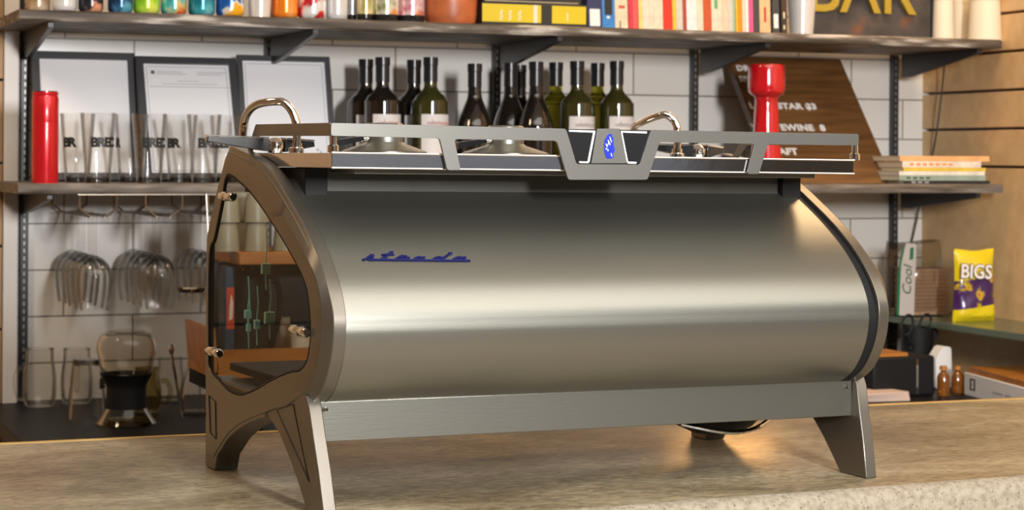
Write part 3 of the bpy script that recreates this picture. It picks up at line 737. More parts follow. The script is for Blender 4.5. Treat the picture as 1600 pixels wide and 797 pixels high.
# upright books: spine colours, left to right, with the pixel column each ends at
spec = [(917, 940, 'navy_white', .165, 'dark blue book with a white figure on its spine, first of the upright books'),
        (940, 960, 'blue', .185, 'bright blue book with a black spine block, second of the upright books'),
        (960, 980, 'cream', .17, 'cream book with small red flowers, next to the bright blue book'),
        (981, 988, 'crimson', .16, 'thin crimson book, left one of two crimson neighbours'),
        (988, 996, 'coral', .16, 'coral red book, right one of two crimson neighbours'),
        (997, 1003, 'butter', .16, 'thin butter yellow book right of the coral red book'),
        (1003, 1020, 'ivory', .165, 'ivory book second to the right of the coral red book'),
        (1020, 1035, 'pale', .17, 'pale cream book left of the wide red book'),
        (1035, 1050, 'red', .18, 'wide bright red book in the middle of the row'),
        (1050, 1056, 'amber', .165, 'thin amber yellow book right of the wide red book'),
        (1056, 1066, 'greyish', .165, 'light grey book between amber and maroon spines'),
        (1066, 1072, 'maroon', .16, 'thin maroon book left of the widest white book'),
        (1072, 1088, 'white', .175, 'widest white book in the upright row'),
        (1088, 1098, 'pale', .165, 'pale pinkish cream book left of the mottled red book'),
        (1098, 1111, 'rustred', .17, 'mottled rust red book left of the ivory one'),
        (1111, 1127, 'ivory', .175, 'ivory book with a green leaf mark on its spine'),
        (1127, 1137, 'peach', .165, 'pale peach book left of the mint green book'),
        (1137, 1144, 'greyish', .16, 'thin grey-white book touching the mint green book'),
        (1144, 1148, 'mint', .16, 'thin mint green book'),
        (1149, 1152, 'amber', .165, 'very thin yellow book left of the orange book'),
        (1152, 1159, 'orange', .165, 'vivid orange book between thin pale spines'),
        (1159, 1164, 'pale', .16, 'thin pale book between orange and pink spines'),
        (1164, 1176, 'pink', .165, 'magenta pink and white book'),
        (1176, 1186, 'charcoal', .17, 'charcoal black book with grey flecks'),
        (1186, 1203, 'peachred', .175, 'peach book with a red title mark'),
        (1206, 1217, 'blackwhite', .18, 'black book with a white oval panel on its spine'),
        (1220, 1229, 'brownblack', .18, 'dark brown book with pale flecks, last before the white cup')]
BC = dict(navy_white=(.02,.025,.09), blue=(.03,.20,.52), cream=(.68,.56,.40), crimson=(.55,.03,.05), coral=(.68,.09,.09), butter=(.78,.55,.18), ivory=(.62,.60,.48), pale=(.66,.60,.46), red=(.62,.03,.01), amber=(.85,.47,.05), greyish=(.55,.54,.48), maroon=(.36,.05,.03), white=(.70,.70,.71), rustred=(.50,.08,.02), peach=(.68,.52,.38), mint=(.32,.46,.32), orange=(.85,.25,.005), pink=(.68,.09,.24), charcoal=(.05,.05,.05), peachred=(.72,.45,.24), blackwhite=(.05,.05,.055), brownblack=(.05,.03,.02))
for p0, p1, c, h, lab in spec:
    t_ = (p0 - 917) / 300; Yk = 4.165
    x0, x1 = XY(p0 + .3, Yk), XY(p1 + .3, Yk); wdt = x1 - x0 - .0004; d = .115 + (hash(c) % 3) * .005 if False else .12
    t = empty('paperback_book', (x0, Yk, ZU), lab, 'book', 'upright books on the upper shelf')
    m = mat('spine_' + c, BC[c], .45, noise=.12, nscale=60)
    ln = -.035 if p0 < 1150 else -.03          # all lean a little to the left
    def L(u, v, y): return (u + v * ln, y, v)
    b = MB()
    b.prism([[(0, 0), (wdt, 0), (wdt, h), (0, h)]], lambda u, v: L(u, v, 0), lambda u, v: L(u, v, .0015))
    b.prism([[(0, 0), (.0006, 0), (.0006, h), (0, h)]], lambda u, v: L(u, v, .0015), lambda u, v: L(u, v, d))
    b.prism([[(wdt - .0006, 0), (wdt, 0), (wdt, h), (wdt - .0006, h)]], lambda u, v: L(u, v, .0015), lambda u, v: L(u, v, d))
    b.obj('cover', m, t)
    MB().prism([[(.0006, .002), (wdt - .0006, .002), (wdt - .0006, h - .002), (.0006, h - .002)]], lambda u, v: L(u, v, .0016), lambda u, v: L(u, v, d - .002)).obj('pages', M['pages'], t)
    def mark(u0, v0, u1, v1, mm):
        MB().prism([rnd_poly([(wdt*u0, v0), (wdt*u1, v0), (wdt*u1, v1), (wdt*u0, v1)], .002)], lambda u, v: L(u, v, -.0004), lambda u, v: L(u, v, .0004)).obj('spine_mark', mm, t)
    if c == 'navy_white': mark(.15, .004, .85, .042, M['white'])
    if c == 'blue': mark(.2, .030, .8, .12, M['bookblack']); mark(.35, .022, .6, .027, M['white'])
    if c == 'cream': mark(.3, .045, .8, .052, mat('rose', (.5, .08, .05), .5)); mark(.36, .001, .44, .018, M['bookblack'])
    if c == 'blackwhite': mark(.18, .012, .82, .045, M['white'])
    if lab.startswith('ivory book with'): mark(.3, .052, .6, .08, mat('leaf', (.1, .35, .12), .5))
    if c == 'pink': mark(.02, .001, .35, .15, M['white'])
    if c == 'peachred': mark(.4, .025, .6, .06, M['red'])
    if c in ('ivory', 'pale', 'greyish') and wdt > .009: mark(.62, .001, .66, h - .004, M['pages'])
    if c == 'brownblack': mark(.35, .01, .6, .02, M['cream']); mark(.35, .035, .6, .05, M['cream'])
# white cup, letter sign, cream cups
can(1231, 1271, 4.20, ZU, [(.3, (.66, .66, .66)), (.7, (.72, .72, .72))], 'white paper cup between the books and the metal letter sign', 6, .09, 'cup', 'paper_cup')
xs0, xs1 = XY(1262, 4.27), XY(1458, 4.27)
t = empty('metal_letter_sign', (xs0, 4.27, ZU), 'dark weathered metal sign with raised brassy yellow letters', 'sign')
M['rustsheet'] = ramp_mat('weathered_sheet', [(.35, (.045, .040, .038)), (.6, (.09, .08, .075)), (.75, (.20, .09, .05))], 12, .5, bump=.2, metal=.4)
MB().box((0, 0, 0), (xs1 - xs0, .012, .24)).obj('panel', M['rustsheet'], t)
b = MB().box((xs1 - xs0 - .010, -.006, 0), (xs1 - xs0, -.0002, .24)).box((0, -.006, .23), (xs1 - xs0 - .0101, -.0002, .24)); b.obj('frame', M['black'], t)
zb_ = atY(1360, 20, 4.26).z - ZU
brass = mat('brass_letters', (.48, .36, .05), .35, .5)
text_obj('BAR', .165, brass, t, .006, 'lettering', facing((xs0 * 0 + XY(1255, 4.26) - xs0 + .004, -.008, zb_)), 1.0, bold=.001)
for (p0, p1, Yq, lb) in ((1457, 1487, 4.26, 'cream paper cup stack at the right, the one touching the letter sign'), (1486, 1518, 4.33, 'cream paper cup stack, middle one of three, standing furthest back'), (1515, 1560, 4.22, 'largest cream paper cup stack at the right end of the upper shelf')):
    r = (XY(p1, Yq) - XY(p0, Yq)) / 2; x = XY((p0 + p1) / 2, Yq)
    t = empty('paper_cup_stack', (x, Yq, ZU), lb, 'cups', 'cream cup stacks')
    b = MB().lathe([(0, .001), (r*.86, 0), (r, .0), (r*1.0, .006), (r*.98, .006), (r*.88, .10), (r*.80, .10), (0, .10)], (0,0,0), 40)
    b.obj('cup_body', M['cream'], t)
    for k in range(4): MB().lathe([(r*.885 - k*.0004, .1002 + k*.012), (r*.92, .1002 + k*.012), (r*.92, .108 + k*.012), (r*.885 - k*.0004, .111 + k*.012)], (0,0,0), 32).obj('cup_rim', M['cream'], t)

# ------------------------------------------------------------------ lower shelf: frames
def leaning_frame(tl_, tr, Yt, Ybm, fw, lab, doc):
    zt_ = atY(*tl_, Yt).z; xa, xb = atY(*tl_, Yt).x, atY(*tr, Yt).x
    H = math.hypot(zt_ - ZL, Yt - Ybm); w_ = xb - xa
    up = Vector((0, Yt - Ybm, zt_ - ZL)).normalized(); rt = Vector((1, 0, 0)); nn = rt.cross(up) * 1
    if nn.y > 0: nn = -nn
    F0 = Vector((xa, Ybm, ZL + .0006))
    t = empty('picture_frame', F0, lab, 'picture frame')
    def f(d): return lambda u, v: tuple(rt * u + up * v + nn * d)
    MB().prism([[(0,0),(w_,0),(w_,H),(0,H)], [(fw,fw),(fw,H-fw),(w_-fw,H-fw),(w_-fw,fw)]], f(.012), f(-.0)).obj('frame', M['frameblack'], t, .001)
    sh_ = MB().prism([[(fw-.001,fw-.001),(w_-fw+.001,fw-.001),(w_-fw+.001,H-fw+.001),(fw-.001,H-fw+.001)]], f(.006), f(.003)).obj('picture_sheet', M['docwhite'], t)
    if doc:
        def bar(u0, v0, u1, v1, mm, nm='print'):
            MB().prism([[(u0,v0),(u1,v0),(u1,v1),(u0,v1)]], f(.0066), f(.0055)).obj(nm, mm, sh_)
        g = M['docgrey']
        m_ = fw + .006
        for (a, c_, d_, e_) in ((m_, m_, w_-m_, m_+.0012), (m_, H-m_-.0012, w_-m_, H-m_), (m_, m_, m_+.0012, H-m_), (w_-m_-.0012, m_, w_-m_, H-m_)): bar(a, c_, d_, e_, g, 'border_line')
        if doc == 2:
            bar(m_+.010, H-m_-.018, m_+.018, H-m_-.010, M['docdark'], 'seal')
            b = MB()
            for (a, c_, k) in ((.2, .45, .012), (.62, .9, .012), (.2, .5, .017), (.6, .85, .017), (.4, .62, .034), (.25, .8, .041), (.12, .95, .048)):
                b.prism([[(w_*a, H-m_-k-.0012), (w_*c_, H-m_-k-.0012), (w_*c_, H-m_-k), (w_*a, H-m_-k)]], f(.0066), f(.0055))
            tag(b.obj('printed_lines', g, sh_), kind='stuff')
        if doc == 3:
            b = MB()
            for i in range(4): b.prism([[(w_-fw-.032+.007*(i%2), fw+.058-.006*i), (w_-fw-.026+.007*(i%2), fw+.058-.006*i), (w_-fw-.026+.007*(i%2), fw+.062-.006*i), (w_-fw-.032+.007*(i%2), fw+.062-.006*i)]], f(.0066), f(.0055))
            tag(b.obj('stamp', g, sh_), kind='stuff')
    return t
M['frameblack'] = mat('frame_black', (.045, .045, .05), .45); M['docwhite'] = mat('document_paper', (.80, .80, .83), .5)
M['docgrey'] = mat('document_ink', (.38, .39, .43), .6); M['docdark'] = mat('document_seal', (.1, .1, .12), .6)
leaning_frame((48, 82), (209, 84), 4.50, 4.42, .0165, 'leftmost dark grey picture frame, partly behind the red cylinder', 0)
leaning_frame((210, 91), (366, 93), 4.475, 4.36, .0165, 'middle black frame holding a certificate with a thin border', 2)
leaning_frame((368, 88), (513, 92), 4.50, 4.425, .0125, 'right-hand black frame with a mostly blank sheet, behind the steam pipe', 3)

# red cylinder
xc = XY(70.5, 4.19); r = (XY(91, 4.19) - XY(49.5, 4.19)) / 2; h = atY(70, 144, 4.19).z - ZL
t = empty('red_canister', (xc, 4.19, ZL), 'tall shiny red cylindrical canister at the left end of the lower shelf', 'canister')
MB().lathe([(0, 0), (r*.97, 0), (r, .003), (r, h*.66), (r*.995, h*.665), (r*.995, h*.67), (r, h*.675), (r, h - .012), (r*.95, h - .009), (r*.95, h - .006), (r*.99, h - .004), (r*.97, h), (0, h)], (0,0,0), 48).obj('canister_body', M['redmetal'], t)
MB().lathe([(0, h + .0001), (r*.9, h + .0001), (r*.9, h + .002), (0, h + .003)], (0,0,0), 40).obj('lid', M['blackgloss'], t)

# pint glasses
def pint(x, y, z, r, h, lab, grp, logo, seed=0, flip=False, rz=0):
    t = empty('pint_glass', (x, y, z), lab, 'glass', grp)
    P = [(0, .0), (r*.68, .0), (r*.70, .002), (r*1.0, h), (r*.965, h), (r*.68, .014), (r*.6, .011), (0, .011)]
    if flip: P = [(a, h - c) for a, c in P][::-1]
    MB().lathe(P, (0,0,0), 40).obj('glass_body', M['glass'], t)
    MB().lathe([(0, .0012), (r*.64, .0012), (r*.655, .0105), (0, .0105)] if not flip else [(0, h - .0105), (r*.655, h - .0105), (r*.64, h - .0012), (0, h - .0012)], (0,0,0), 36).obj('thick_base', M['baseglass'], t)
    if logo:
        for k, (ch, dx) in enumerate(logo):
            a0 = R(-90 + rz) + dx / (r * .9); zz = h * .52
            rr = r * (.70 + .30 * zz / h) + .0004
            if flip: rr = r * (1 - .30 * (zz / h)) + .0004; 
            o = Vector((rr * math.cos(a0), rr * math.sin(a0), zz)); tg = Vector((-math.sin(a0), math.cos(a0), 0))
            text_obj(ch, .026, M['ink'], t, .0002, 'print', frame(o, tg, (0,0,1), (math.cos(a0), math.sin(a0), 0)), 1.05, bold=.0016, align='CENTER')
    return t
M['baseglass'] = thin_glass('thick_glass_base', (.50, .50, .48), boost=2.5, refl=1.0, base=.05)
M['ink'] = mat('black_ink', (.01, .01, .01), .5)
rec = [('B', -.021), ('R', -.007), ('E', .007), ('C', .020)]
Yf = 4.215
for k, (px, rz, lb) in enumerate(((153, 14, 'front pint glass on the left, with black lettering, beside the red canister'), (233, 14, 'front pint glass in the middle, with black lettering, below the certificate frame'), (319, 14, 'front pint glass on the right, with black lettering, left of the machine top'))):
    x = XY(px, Yf); pint(x, Yf, ZL, .0365, .144, lb, 'printed pint glasses on the lower shelf', rec, rz=rz + math.degrees(0))
for px, Yk, rz, lb in ((121, 4.295, -20, 'back pint glass furthest left, with small black mark'), (205, 4.30, -60, 'back pint glass between the left and the middle front glasses'), (282, 4.295, -20, 'back pint glass with a black square mark, between the middle and right front glasses'), (354, 4.30, 10, 'back pint glass at the right, partly hidden by the black steam lever')):
    x = XY(px, Yk); pint(x, Yk, ZL, .0365, .144, lb, 'printed pint glasses on the lower shelf', [('B', -.02), ('R', -.006)], rz=rz)

# wine bottles
M['bottle_dark'] = mat('dark_bottle_glass', (.012, .009, .007), .04, spec=.6, coat=.5)
M['bottle_green'] = mat('olive_bottle_glass', (.36, .33, .03), .02, trans=.9, ior=1.3)
M['winefill'] = mat('dark_green_bottle', (.035, .033, .008), .04, coat=.5)
M['capsule'] = mat('black_capsule', (.015, .015, .018), .28)
M['labelw'] = mat('wine_label', (.66, .63, .62), .6); M['labelink'] = mat('wine_label_ink', (.50, .22, .22), .6); M['labelink2'] = mat('wine_label_grey_ink', (.35, .33, .32), .6)
def bottle_prof(r, h, kind):
    rn = .0145
    if kind == 'bordeaux': return [(0, 0), (r*.9, 0), (r, .005), (r, h*.60), (r*.96, h*.645), (r*.80, h*.69), (r*.55, h*.725), (r*.40, h*.755), (rn, h*.79), (rn*.98, h - .012), (rn, h), (0, h)]
    return [(0, 0), (r*.9, 0), (r, .005), (r, h*.42), (r*.96, h*.48), (r*.82, h*.56), (r*.60, h*.645), (r*.42, h*.715), (rn*1.05, h*.78), (rn, h*.83), (rn, h), (0, h)]
def wine(px, py, Y, kind, glass, label, lab):
    x = XY(px, Y); h = atY(px, py, Y).z - ZL; r = .0405 if kind == 'bordeaux' else .0405
    t = empty('wine_bottle', (x, Y, ZL), lab, 'bottle', 'wine bottles on the lower shelf')
    P = bottle_prof(r, h, kind)
    sp = cat_rom(P[2:-2], 4)
    b = MB().lathe([P[0], P[1]] + sp + [P[-2], P[-1]], (0,0,0), 40)
    b.obj('bottle_body', glass, t)
    MB().lathe([(.0150, h*.805), (.0158, h*.805), (.0156, h - .018), (.0168, h - .017), (.0168, h + .0006), (0, h + .0008)], (0,0,0), 28).obj('capsule', M['capsule'], t)
    if label:
        a0, a1 = R(-90 - 62 + 14), R(-90 + 62 + 14); zb, zt2 = h*.18, h*.545
        if kind != 'bordeaux': zt2 = h*.40
        A = [(1.008*r*math.cos(a0+(a1-a0)*i/24), 1.008*r*math.sin(a0+(a1-a0)*i/24), zb) for i in range(25)]
        B = [(p[0], p[1], zt2) for p in A]
        b = MB().quadstrip(A, B); lo = b.obj('label', M['labelw'], t)
        b = MB()                       # wavy line of handwriting
        zz = zt2 - .020; pts = []
        for i in range(60):
            a = R(-90 + 14) + (-.75 + 1.45 * i / 59); rr = r * 1.012
            pts.append((rr*math.cos(a), rr*math.sin(a), zz + .0045*math.sin(i*1.55) * (1 if i % 13 else 2.2)))
        b.tube(pts, .0006, 4); b.obj('label_script', M['labelink'] if label == 1 else M['labelink2'], lo)
    return t
D, G, GF = M['bottle_dark'], M['bottle_green'], M['winefill']
wine(571, 93, 4.40, 'bordeaux', D, 1, 'leftmost wine bottle, dark, standing behind its neighbour')
wine(597, 90, 4.31, 'bordeaux', D, 1, 'second wine bottle from the left, dark with a white label, in front')
wine(646, 94, 4.40, 'bordeaux', D, 1, 'third wine bottle from the left, dark, standing behind')
wine(672, 90, 4.31, 'bordeaux', GF, 1, 'fourth wine bottle from the left, olive shoulder above a white label')
wine(741, 100, 4.31, 'burgundy', D, 0, 'slope-shouldered dark wine bottle standing alone, fifth from the left')
wine(797, 99, 4.385, 'burgundy', D, 0, 'slope-shouldered dark wine bottle just right of the third shelf upright')
wine(811, 102, 4.475, 'burgundy', D, 0, 'slope-shouldered dark wine bottle mostly hidden, seventh from the left')
wine(837, 97, 4.30, 'burgundy', D, 0, 'slope-shouldered dark wine bottle eighth from the left, in front')
wine(868, 98, 4.41, 'bordeaux', G, 0, 'clear olive-green wine bottle ninth from the left, standing behind')
wine(901, 96, 4.31, 'bordeaux', GF, 2, 'green wine bottle with white label, third from the right')
wine(933, 99, 4.41, 'bordeaux', G, 0, 'clear olive-green wine bottle second from the right, standing behind')
wine(963, 96, 4.31, 'bordeaux', GF, 2, 'rightmost wine bottle, green with white label')

# red pepper mill
xc = XY(1197, 4.21); h = atY(1197, 101, 4.21).z - ZL; k = (XY(1223, 4.21) - XY(1171, 4.21)) / 2
t = empty('pepper_mill', (xc, 4.21, ZL), 'tall glossy red pepper mill in front of the brown letter board', 'pepper mill')
zs = lambda py: atY(1197, py, 4.21).z - ZL
MB().lathe(cat_rom([(k*.95, 0), (k*.98, .01), (k*.86, .05), (k*.72, zs(215)), (k*.66, zs(180)), (k*.62, zs(160)), (k*.66, zs(152))], 4), (0,0,0), 48).lathe([(0, 0), (k*.95, 0)], (0,0,0), 48).obj('mill_body', M['red'], t)
MB().lathe([(0, zs(152) + .0003)] + cat_rom([(k*.66, zs(152) + .0003), (k*.92, zs(146)), (k*.99, zs(139)), (k, zs(125)), (k*.97, h - .004), (k*.9, h)], 4) + [(k*.86, h), (k*.84, h - .008), (0, h - .008)], (0,0,0), 48).obj('mill_head', M['red'], t)

# leaning letter board
Yt = 4.50; pTL, pTR = atY(1148, 91, Yt), atY(1313, 93, Yt)
Ybm = 4.245; h_ = pTR.z - ZL; 
up = Vector((0, Yt - Ybm, h_)).normalized(); Hh = math.hypot(Yt - Ybm, h_); nn = Vector((0, -up.z, up.y))
w_ = pTR.x - pTL.x + .02
t = empty('letter_board', (pTR.x - w_, Ybm, ZL + .001), 'brown wooden menu board with white plastic letters leaning on the tiles', 'menu board')
def fb_(d): return lambda u, v: tuple(Vector((1, 0, 0)) * u + up * v + nn * d)
MB().prism([[(0,0),(w_,0),(w_,Hh),(0,Hh)]], fb_(0), fb_(-.022)).obj('board', M['walnut'], t, .001)
def bl(body, px, py, size, sx=1.05, space=1.05, nm='lettering'):
    # text whose left end and baseline sit on the board where seen
    c = Vector(t.location); d = ray(px, py); tt = (c + nn * .0006 - CAM).dot(nn) / d.dot(nn); p = CAM + d * tt - c
    Mx = frame(p, (1, 0, 0), up, nn)
    text_obj(body, size, M['letterwhite'], t, .0008, nm, Mx, sx, bold=.0011, space=space)
M['letterwhite'] = mat('white_letters', (.80, .79, .77), .5)
bl('DRINK', 1152, 110, .024); bl('SPECIALS:', 1156, 127, .024, 1.0)
bl('LONESTAR $3', 1172, 169, .0255, 1.12); bl('WHITEWINE  8', 1176, 203, .0265, 1.08); bl('DRAFT', 1196, 241, .0265)

# stack of books at the right of the lower shelf
zcur = ZL; Yk = 4.17
for k, (p0, p1, y0_, y1_, c, lb) in enumerate(((1413, 1547, 284, 279, (.02, .02, .022), 'flat black book at the bottom of the horizontal stack'), (1405, 1540, 279, 271, (.28, .36, .30), 'grey-green book second from the bottom of the stack'), (1405, 1539, 270, 264, (.72, .70, .62), 'white book in the middle of the horizontal stack'),
                      (1412, 1540, 263.5, 258, (.72, .50, .06), 'yellow-orange book above the white one in the stack'), (1410, 1533, 257.5, 248, (.74, .66, .56), 'cream book with orange lettering, second from the top'), (1406, 1546, 247.5, 239.5, (.80, .42, .18), 'orange book on top of the horizontal stack'))):
    x0, x1 = XY(p0, Yk), XY(p1, Yk); th = max(.0055, (y0_ - y1_) / 645)
    t = empty('flat_book', (x0, Yk, zcur + .0002), lb, 'book', 'books lying in a stack on the lower shelf')
    m = mat('flat_cover', c, .45, noise=.15, nscale=50)
    MB().box((0, 0, 0), (x1 - x0, .14, .0008)).box((0, 0, th - .0008), (x1 - x0, .14, th)).box((0, 0, .0008), (x1 - x0, .0012, th - .0008)).obj('cover', m, t)
    MB().box((.002, .0013, .001), (x1 - x0 - .002, .137, th - .001)).obj('pages', M['pages'], t)
    if k in (0, 1, 4): 
        b = MB()
        for i in range(3 + k): b.box((.02 + i*.018, -.0004, th*.3), (.032 + i*.018, .0002, th*.7))
        b.obj('spine_print', [M['docgrey'], mat('sp_dk', (.05, .10, .06), .5), 0, 0, mat('sp_or', (.75, .3, .1), .5)][k] if k != 0 else M['docgrey'], t)['kind'] = 'stuff'
    zcur += th + .0003

# ------------------------------------------------------------------ back counter and what stands on it
ZB = 0.92
tag(MB().box((.535, 3.80, ZB - .035), (WX - .001, WY - .0005, ZB)).obj('back_counter', M['darkcounter'], None, .003), 'black back counter along the tiled wall behind the bar', 'counter')
tag(MB().box((.60, 3.90, 0), (WX - .001, WY - .0005, ZB - .0352)).obj('back_cabinet', M['walnut'], None, .002), 'dark cabinet under the black back counter', 'cabinet')

# hanging wine-glass rack
rk = empty('glass_rack', (.80, 4.35, 1.333), 'wire rack under the lower shelf holding upside-down wine glasses', 'glass rack')
RX = [.722, .856, .985]
wire = mat('rack_wire', (.30, .25, .20), .3, .9)
for k, x in enumerate(RX):
    for sg in (-1, 1):
        xx = x + sg * .0155
        MB().tube([(xx - .8, -.19, 0), (xx - .8, .17, 0)], .0022, 8).obj('rail', wire, rk)
        MB().tube([(xx - .8, -.19, 0), (xx - .8 + sg * .022, -.192, .018), (xx - .8 + sg * .022, -.192, .0445)], .0022, 8).obj('hanger', wire, rk)
        MB().tube([(xx - .8, .165, 0), (xx - .8 + sg * .022, .167, .018), (xx - .8 + sg * .022, .167, .0445)], .0022, 8).obj('hanger', wire, rk)
MB().box((-.12, -.2, .0446), (.22, -.185, .0464)).obj('mounting_strip', wire, rk)
def wineglass(x, y, lab):
    t = empty('wine_glass', (x, y, 1.3365), lab, 'wine glass', 'wine glasses hanging from the wire rack')
    P = [(0, .002), (.034, .0), (.034, -.001), (.008, -.004), (.004, -.010), (.0035, -.078), (.006, -.084), (.018, -.091), (.030, -.106), (.0355, -.130), (.0335, -.165), (.0300, -.196), (.0290, -.196), (.0325, -.165), (.0345, -.130), (.029, -.107), (.016, -.0925), (0, -.088)]
    b = MB().lathe([P[0], P[1], P[2]] + cat_rom(P[3:11], 3) + cat_rom(P[12:], 3), (0,0,0), 32)
    b.obj('glass_body', M['glass'], t)
nam = ['nearest the camera', 'second from the front', 'third from the front', 'fourth from the front', 'furthest back against the tiles']
for k, x in enumerate(RX):
    for j in range(5):
        wineglass(x + .002 * (j % 2), 4.195 + .0725 * j, 'hanging wine glass in the %s file, %s' % (['left', 'middle', 'right'][k], nam[j]))

# carafe with black collar
cc = atZ(207, 668, ZB); cx, cy = XY(207, cc.y), cc.y + .05
def zc(py): return atY(207, py, cy).z - ZB
sc = (XY(254, cy) - XY(161, cy)) / 2
t = empty('glass_carafe', (cx, cy, ZB + .0003), 'round glass coffee carafe with a black collar on the back counter', 'carafe')
b = MB().lathe([(0, .003), (sc*.98, .0), (sc*1.0, .003)] + [(sc*.66, zc(636)), (sc*.64, zc(612)), (sc*.63, zc(600))] + cat_rom([(sc*.70, zc(590)), (sc*.86, zc(574)), (sc*.97, zc(553)), (sc, zc(540)), (sc*.88, zc(524)), (sc*.60, zc(517)), (sc*.62, zc(516))], 4), (0,0,0), 48)
b.obj('carafe_body', thin_glass('tinted_glass', (.86, .82, .74)), t)
MB().lathe(cat_rom([(sc*.68, zc(637)), (sc*.67, zc(625)), (sc*.66, zc(612)), (sc*.67, zc(602)), (sc*.76, zc(592)), (sc*.88, zc(583))], 4) + [(sc*.84, zc(584)), (sc*.60, zc(598)), (0, zc(600))], (0,0,0), 48).obj('collar', M['blackmat'], t)
MB().lathe([(0, .006), (sc*.90, .006), (sc*.74, zc(655)), (0, zc(655))], (0,0,0), 40).obj('coffee', thin_glass('weak_coffee', (.55, .42, .22)), t)
MB().tube([(sc*1.0*math.cos(2*math.pi*i/40), sc*1.0*math.sin(2*math.pi*i/40), .003) for i in range(40)], .0016, 6, True).obj('rim', M['glass'], t)
# upside-down pint glass
gp = atZ(139, 656, ZB); gx, gy = XY(139, gp.y + .03), gp.y + .035
pint(gx, gy, ZB + .0003, (XY(172, gy) - XY(107, gy)) / 2, atY(139, 561, gy).z - ZB, 'upside-down printed pint glass on the back counter, left of the carafe', None, [('B', .004), ('E', .018)], flip=True, rz=38)
# glass mugs
def mug(px, Y, w_px, top, lab, ang, tint='glass', lid=False):
    x = XY(px, Y); r = (XY(px + w_px/2, Y) - XY(px - w_px/2, Y)) / 2; h = atY(px, top, Y).z - ZB
    t = empty('glass_mug', (x, Y, ZB + .0003), lab, 'mug', 'glass mugs on the back counter')
    MB().lathe([(0, .0), (r*.85, .0)] + cat_rom([(r*.85, .0), (r, h*.15), (r, h*.5), (r*.86, h*.8), (r*.84, h)], 3) + [(r*.80, h), (r*.82, h*.8), (r*.95, h*.5), (r*.94, h*.16), (r*.8, .008), (0, .008)], (0,0,0), 40).obj('mug_body', M[tint], t)
    a = R(ang); d = Vector((math.cos(a), math.sin(a), 0))
    pts = [d * (r*.99) + Vector((0,0,h*.68)), d * (r*1.35) + Vector((0,0,h*.70)), d * (r*1.62) + Vector((0,0,h*.48)), d * (r*1.45) + Vector((0,0,h*.22)), d * (r*1.0) + Vector((0,0,h*.20))]
    MB().tube(cat_rom(pts, 5), .0052, 10).obj('handle', M[tint], t)
    MB().tube([(r*.82*math.cos(2*math.pi*i/32), r*.82*math.sin(2*math.pi*i/32), h) for i in range(32)], .0018, 6, True).obj('rim', M[tint], t)
mug(64, 4.44, 52, 545, 'glass mug with its handle to the left, leftmost on the back counter', 200)
mug(122, 4.47, 50, 545, 'glass mug behind the upside-down pint glass', 80)
M['mugcream'] = thin_glass('cream_tinted_glass', (.80, .76, .60))
mug(232, 4.27, 44, 575, 'cream-tinted glass mug with its handle to the right, behind the carafe', -10, 'mugcream')
mug(268, 4.46, 44, 560, 'clear glass mug behind the cream-tinted mug', 120)
x = XY(306, 4.20)
t = empty('glass_bottle', (x, 4.20, ZB), 'clear round-shouldered glass bottle partly hidden by the machine side', 'bottle')
r = .029
MB().lathe([(0, 0), (r, 0), (r*1.08, .02), (r*1.05, .05), (r*.7, .085), (r*.45, .10), (r*.45, .125), (r*.4, .125), (r*.4, .10), (r*.64, .084), (r*.98, .05), (r, .02), (r*.92, .008), (0, .008)], (0,0,0), 36).obj('bottle_body', M['glass'], t)
MB().lathe([(r*.4, .1252), (r*.55, .1252), (r*.55, .137), (0, .138)], (0,0,0), 24).obj('stopper', M['chrome'], t)
x = XY(300, 4.1); zl = atY(300, 455, 4.1).z
t = empty('steel_strainer', (x, 4.1, zl), 'small flat steel strainer hanging at the end of the glass rack', 'strainer')
MB().lathe([(0, 0), (.026, .0), (.031, .006), (.032, .006), (.027, -.002), (0, -.002)], (0,0,0), 32).obj('strainer_bowl', M['chrome'], t)
MB().tube([(.030, 0, .005), (.040, .0, .02), (.040, 0.045, 1.3795 - zl)], .0018, 8).obj('hook', M['chrome'], t)
# spoon-like steel tongs behind the wooden stand
tg = atZ(280, 640, ZB)
t = empty('bar_spoon', (XY(282, 4.10), 4.10, ZB), 'tall twisted steel bar spoon leaning beside the wooden stand', 'spoon')
MB().tube([(.012, .03, .002), (.004, .03, .06), (-.010, .03, .135)], .0028, 8).obj('spoon_shaft', M['chrome'], t)
MB().lathe([(0, 0), (.004, .001), (.007, .009), (.005, .018), (0, .022)], (-.010, .03, .133), 16).obj('spoon_bowl', M['chrome'], t)

# wooden two-tier stand with cups and kettle, seen through the machine's side window
YS = 3.86
def sx(px, Y=YS): return XY(px, Y)
def sz(py, Y=YS, px=400): return atY(px, py, Y).z
x0, x1 = sx(290, YS + .24), sx(555)
t = empty('wooden_stand', (x0, YS, ZB), 'two-tier orange-brown wooden stand behind the machine, on the back counter', 'stand')
zl0, zl1 = sz(590) - ZB, sz(512) - ZB
zf_ = sz(546) - ZB
wd = x1 - x0; D_ = .24
MB().box((.006, 0, zl0), (wd, D_, zl0 + .012)).obj('tray_floor', M['orangewood'], t)
MB().prism([[(.008, zl0 + .0005), (0, zl1), (.007, zl1), (.015, zl0 + .0125)]], lambda u, v: (u, 0, v), lambda u, v: (u, D_, v)).obj('tray_side', M['orangewood'], t)
MB().box((.012, .0, zl0 + .0125), (wd, .010, zf_)).obj('tray_front', M['orangewood'], t)
MB().box((.010, .002, zl0 - .030), (wd, D_, zl0 - .0002)).obj('tray_base', M['blackmat'], t)
zs0, zs1 = sz(414) - ZB, sz(394) - ZB
MB().box((XY(331, YS + .24) - x0, 0, zs0), (wd, D_, zs1)).obj('upper_board', M['orangewood'], t, .002)
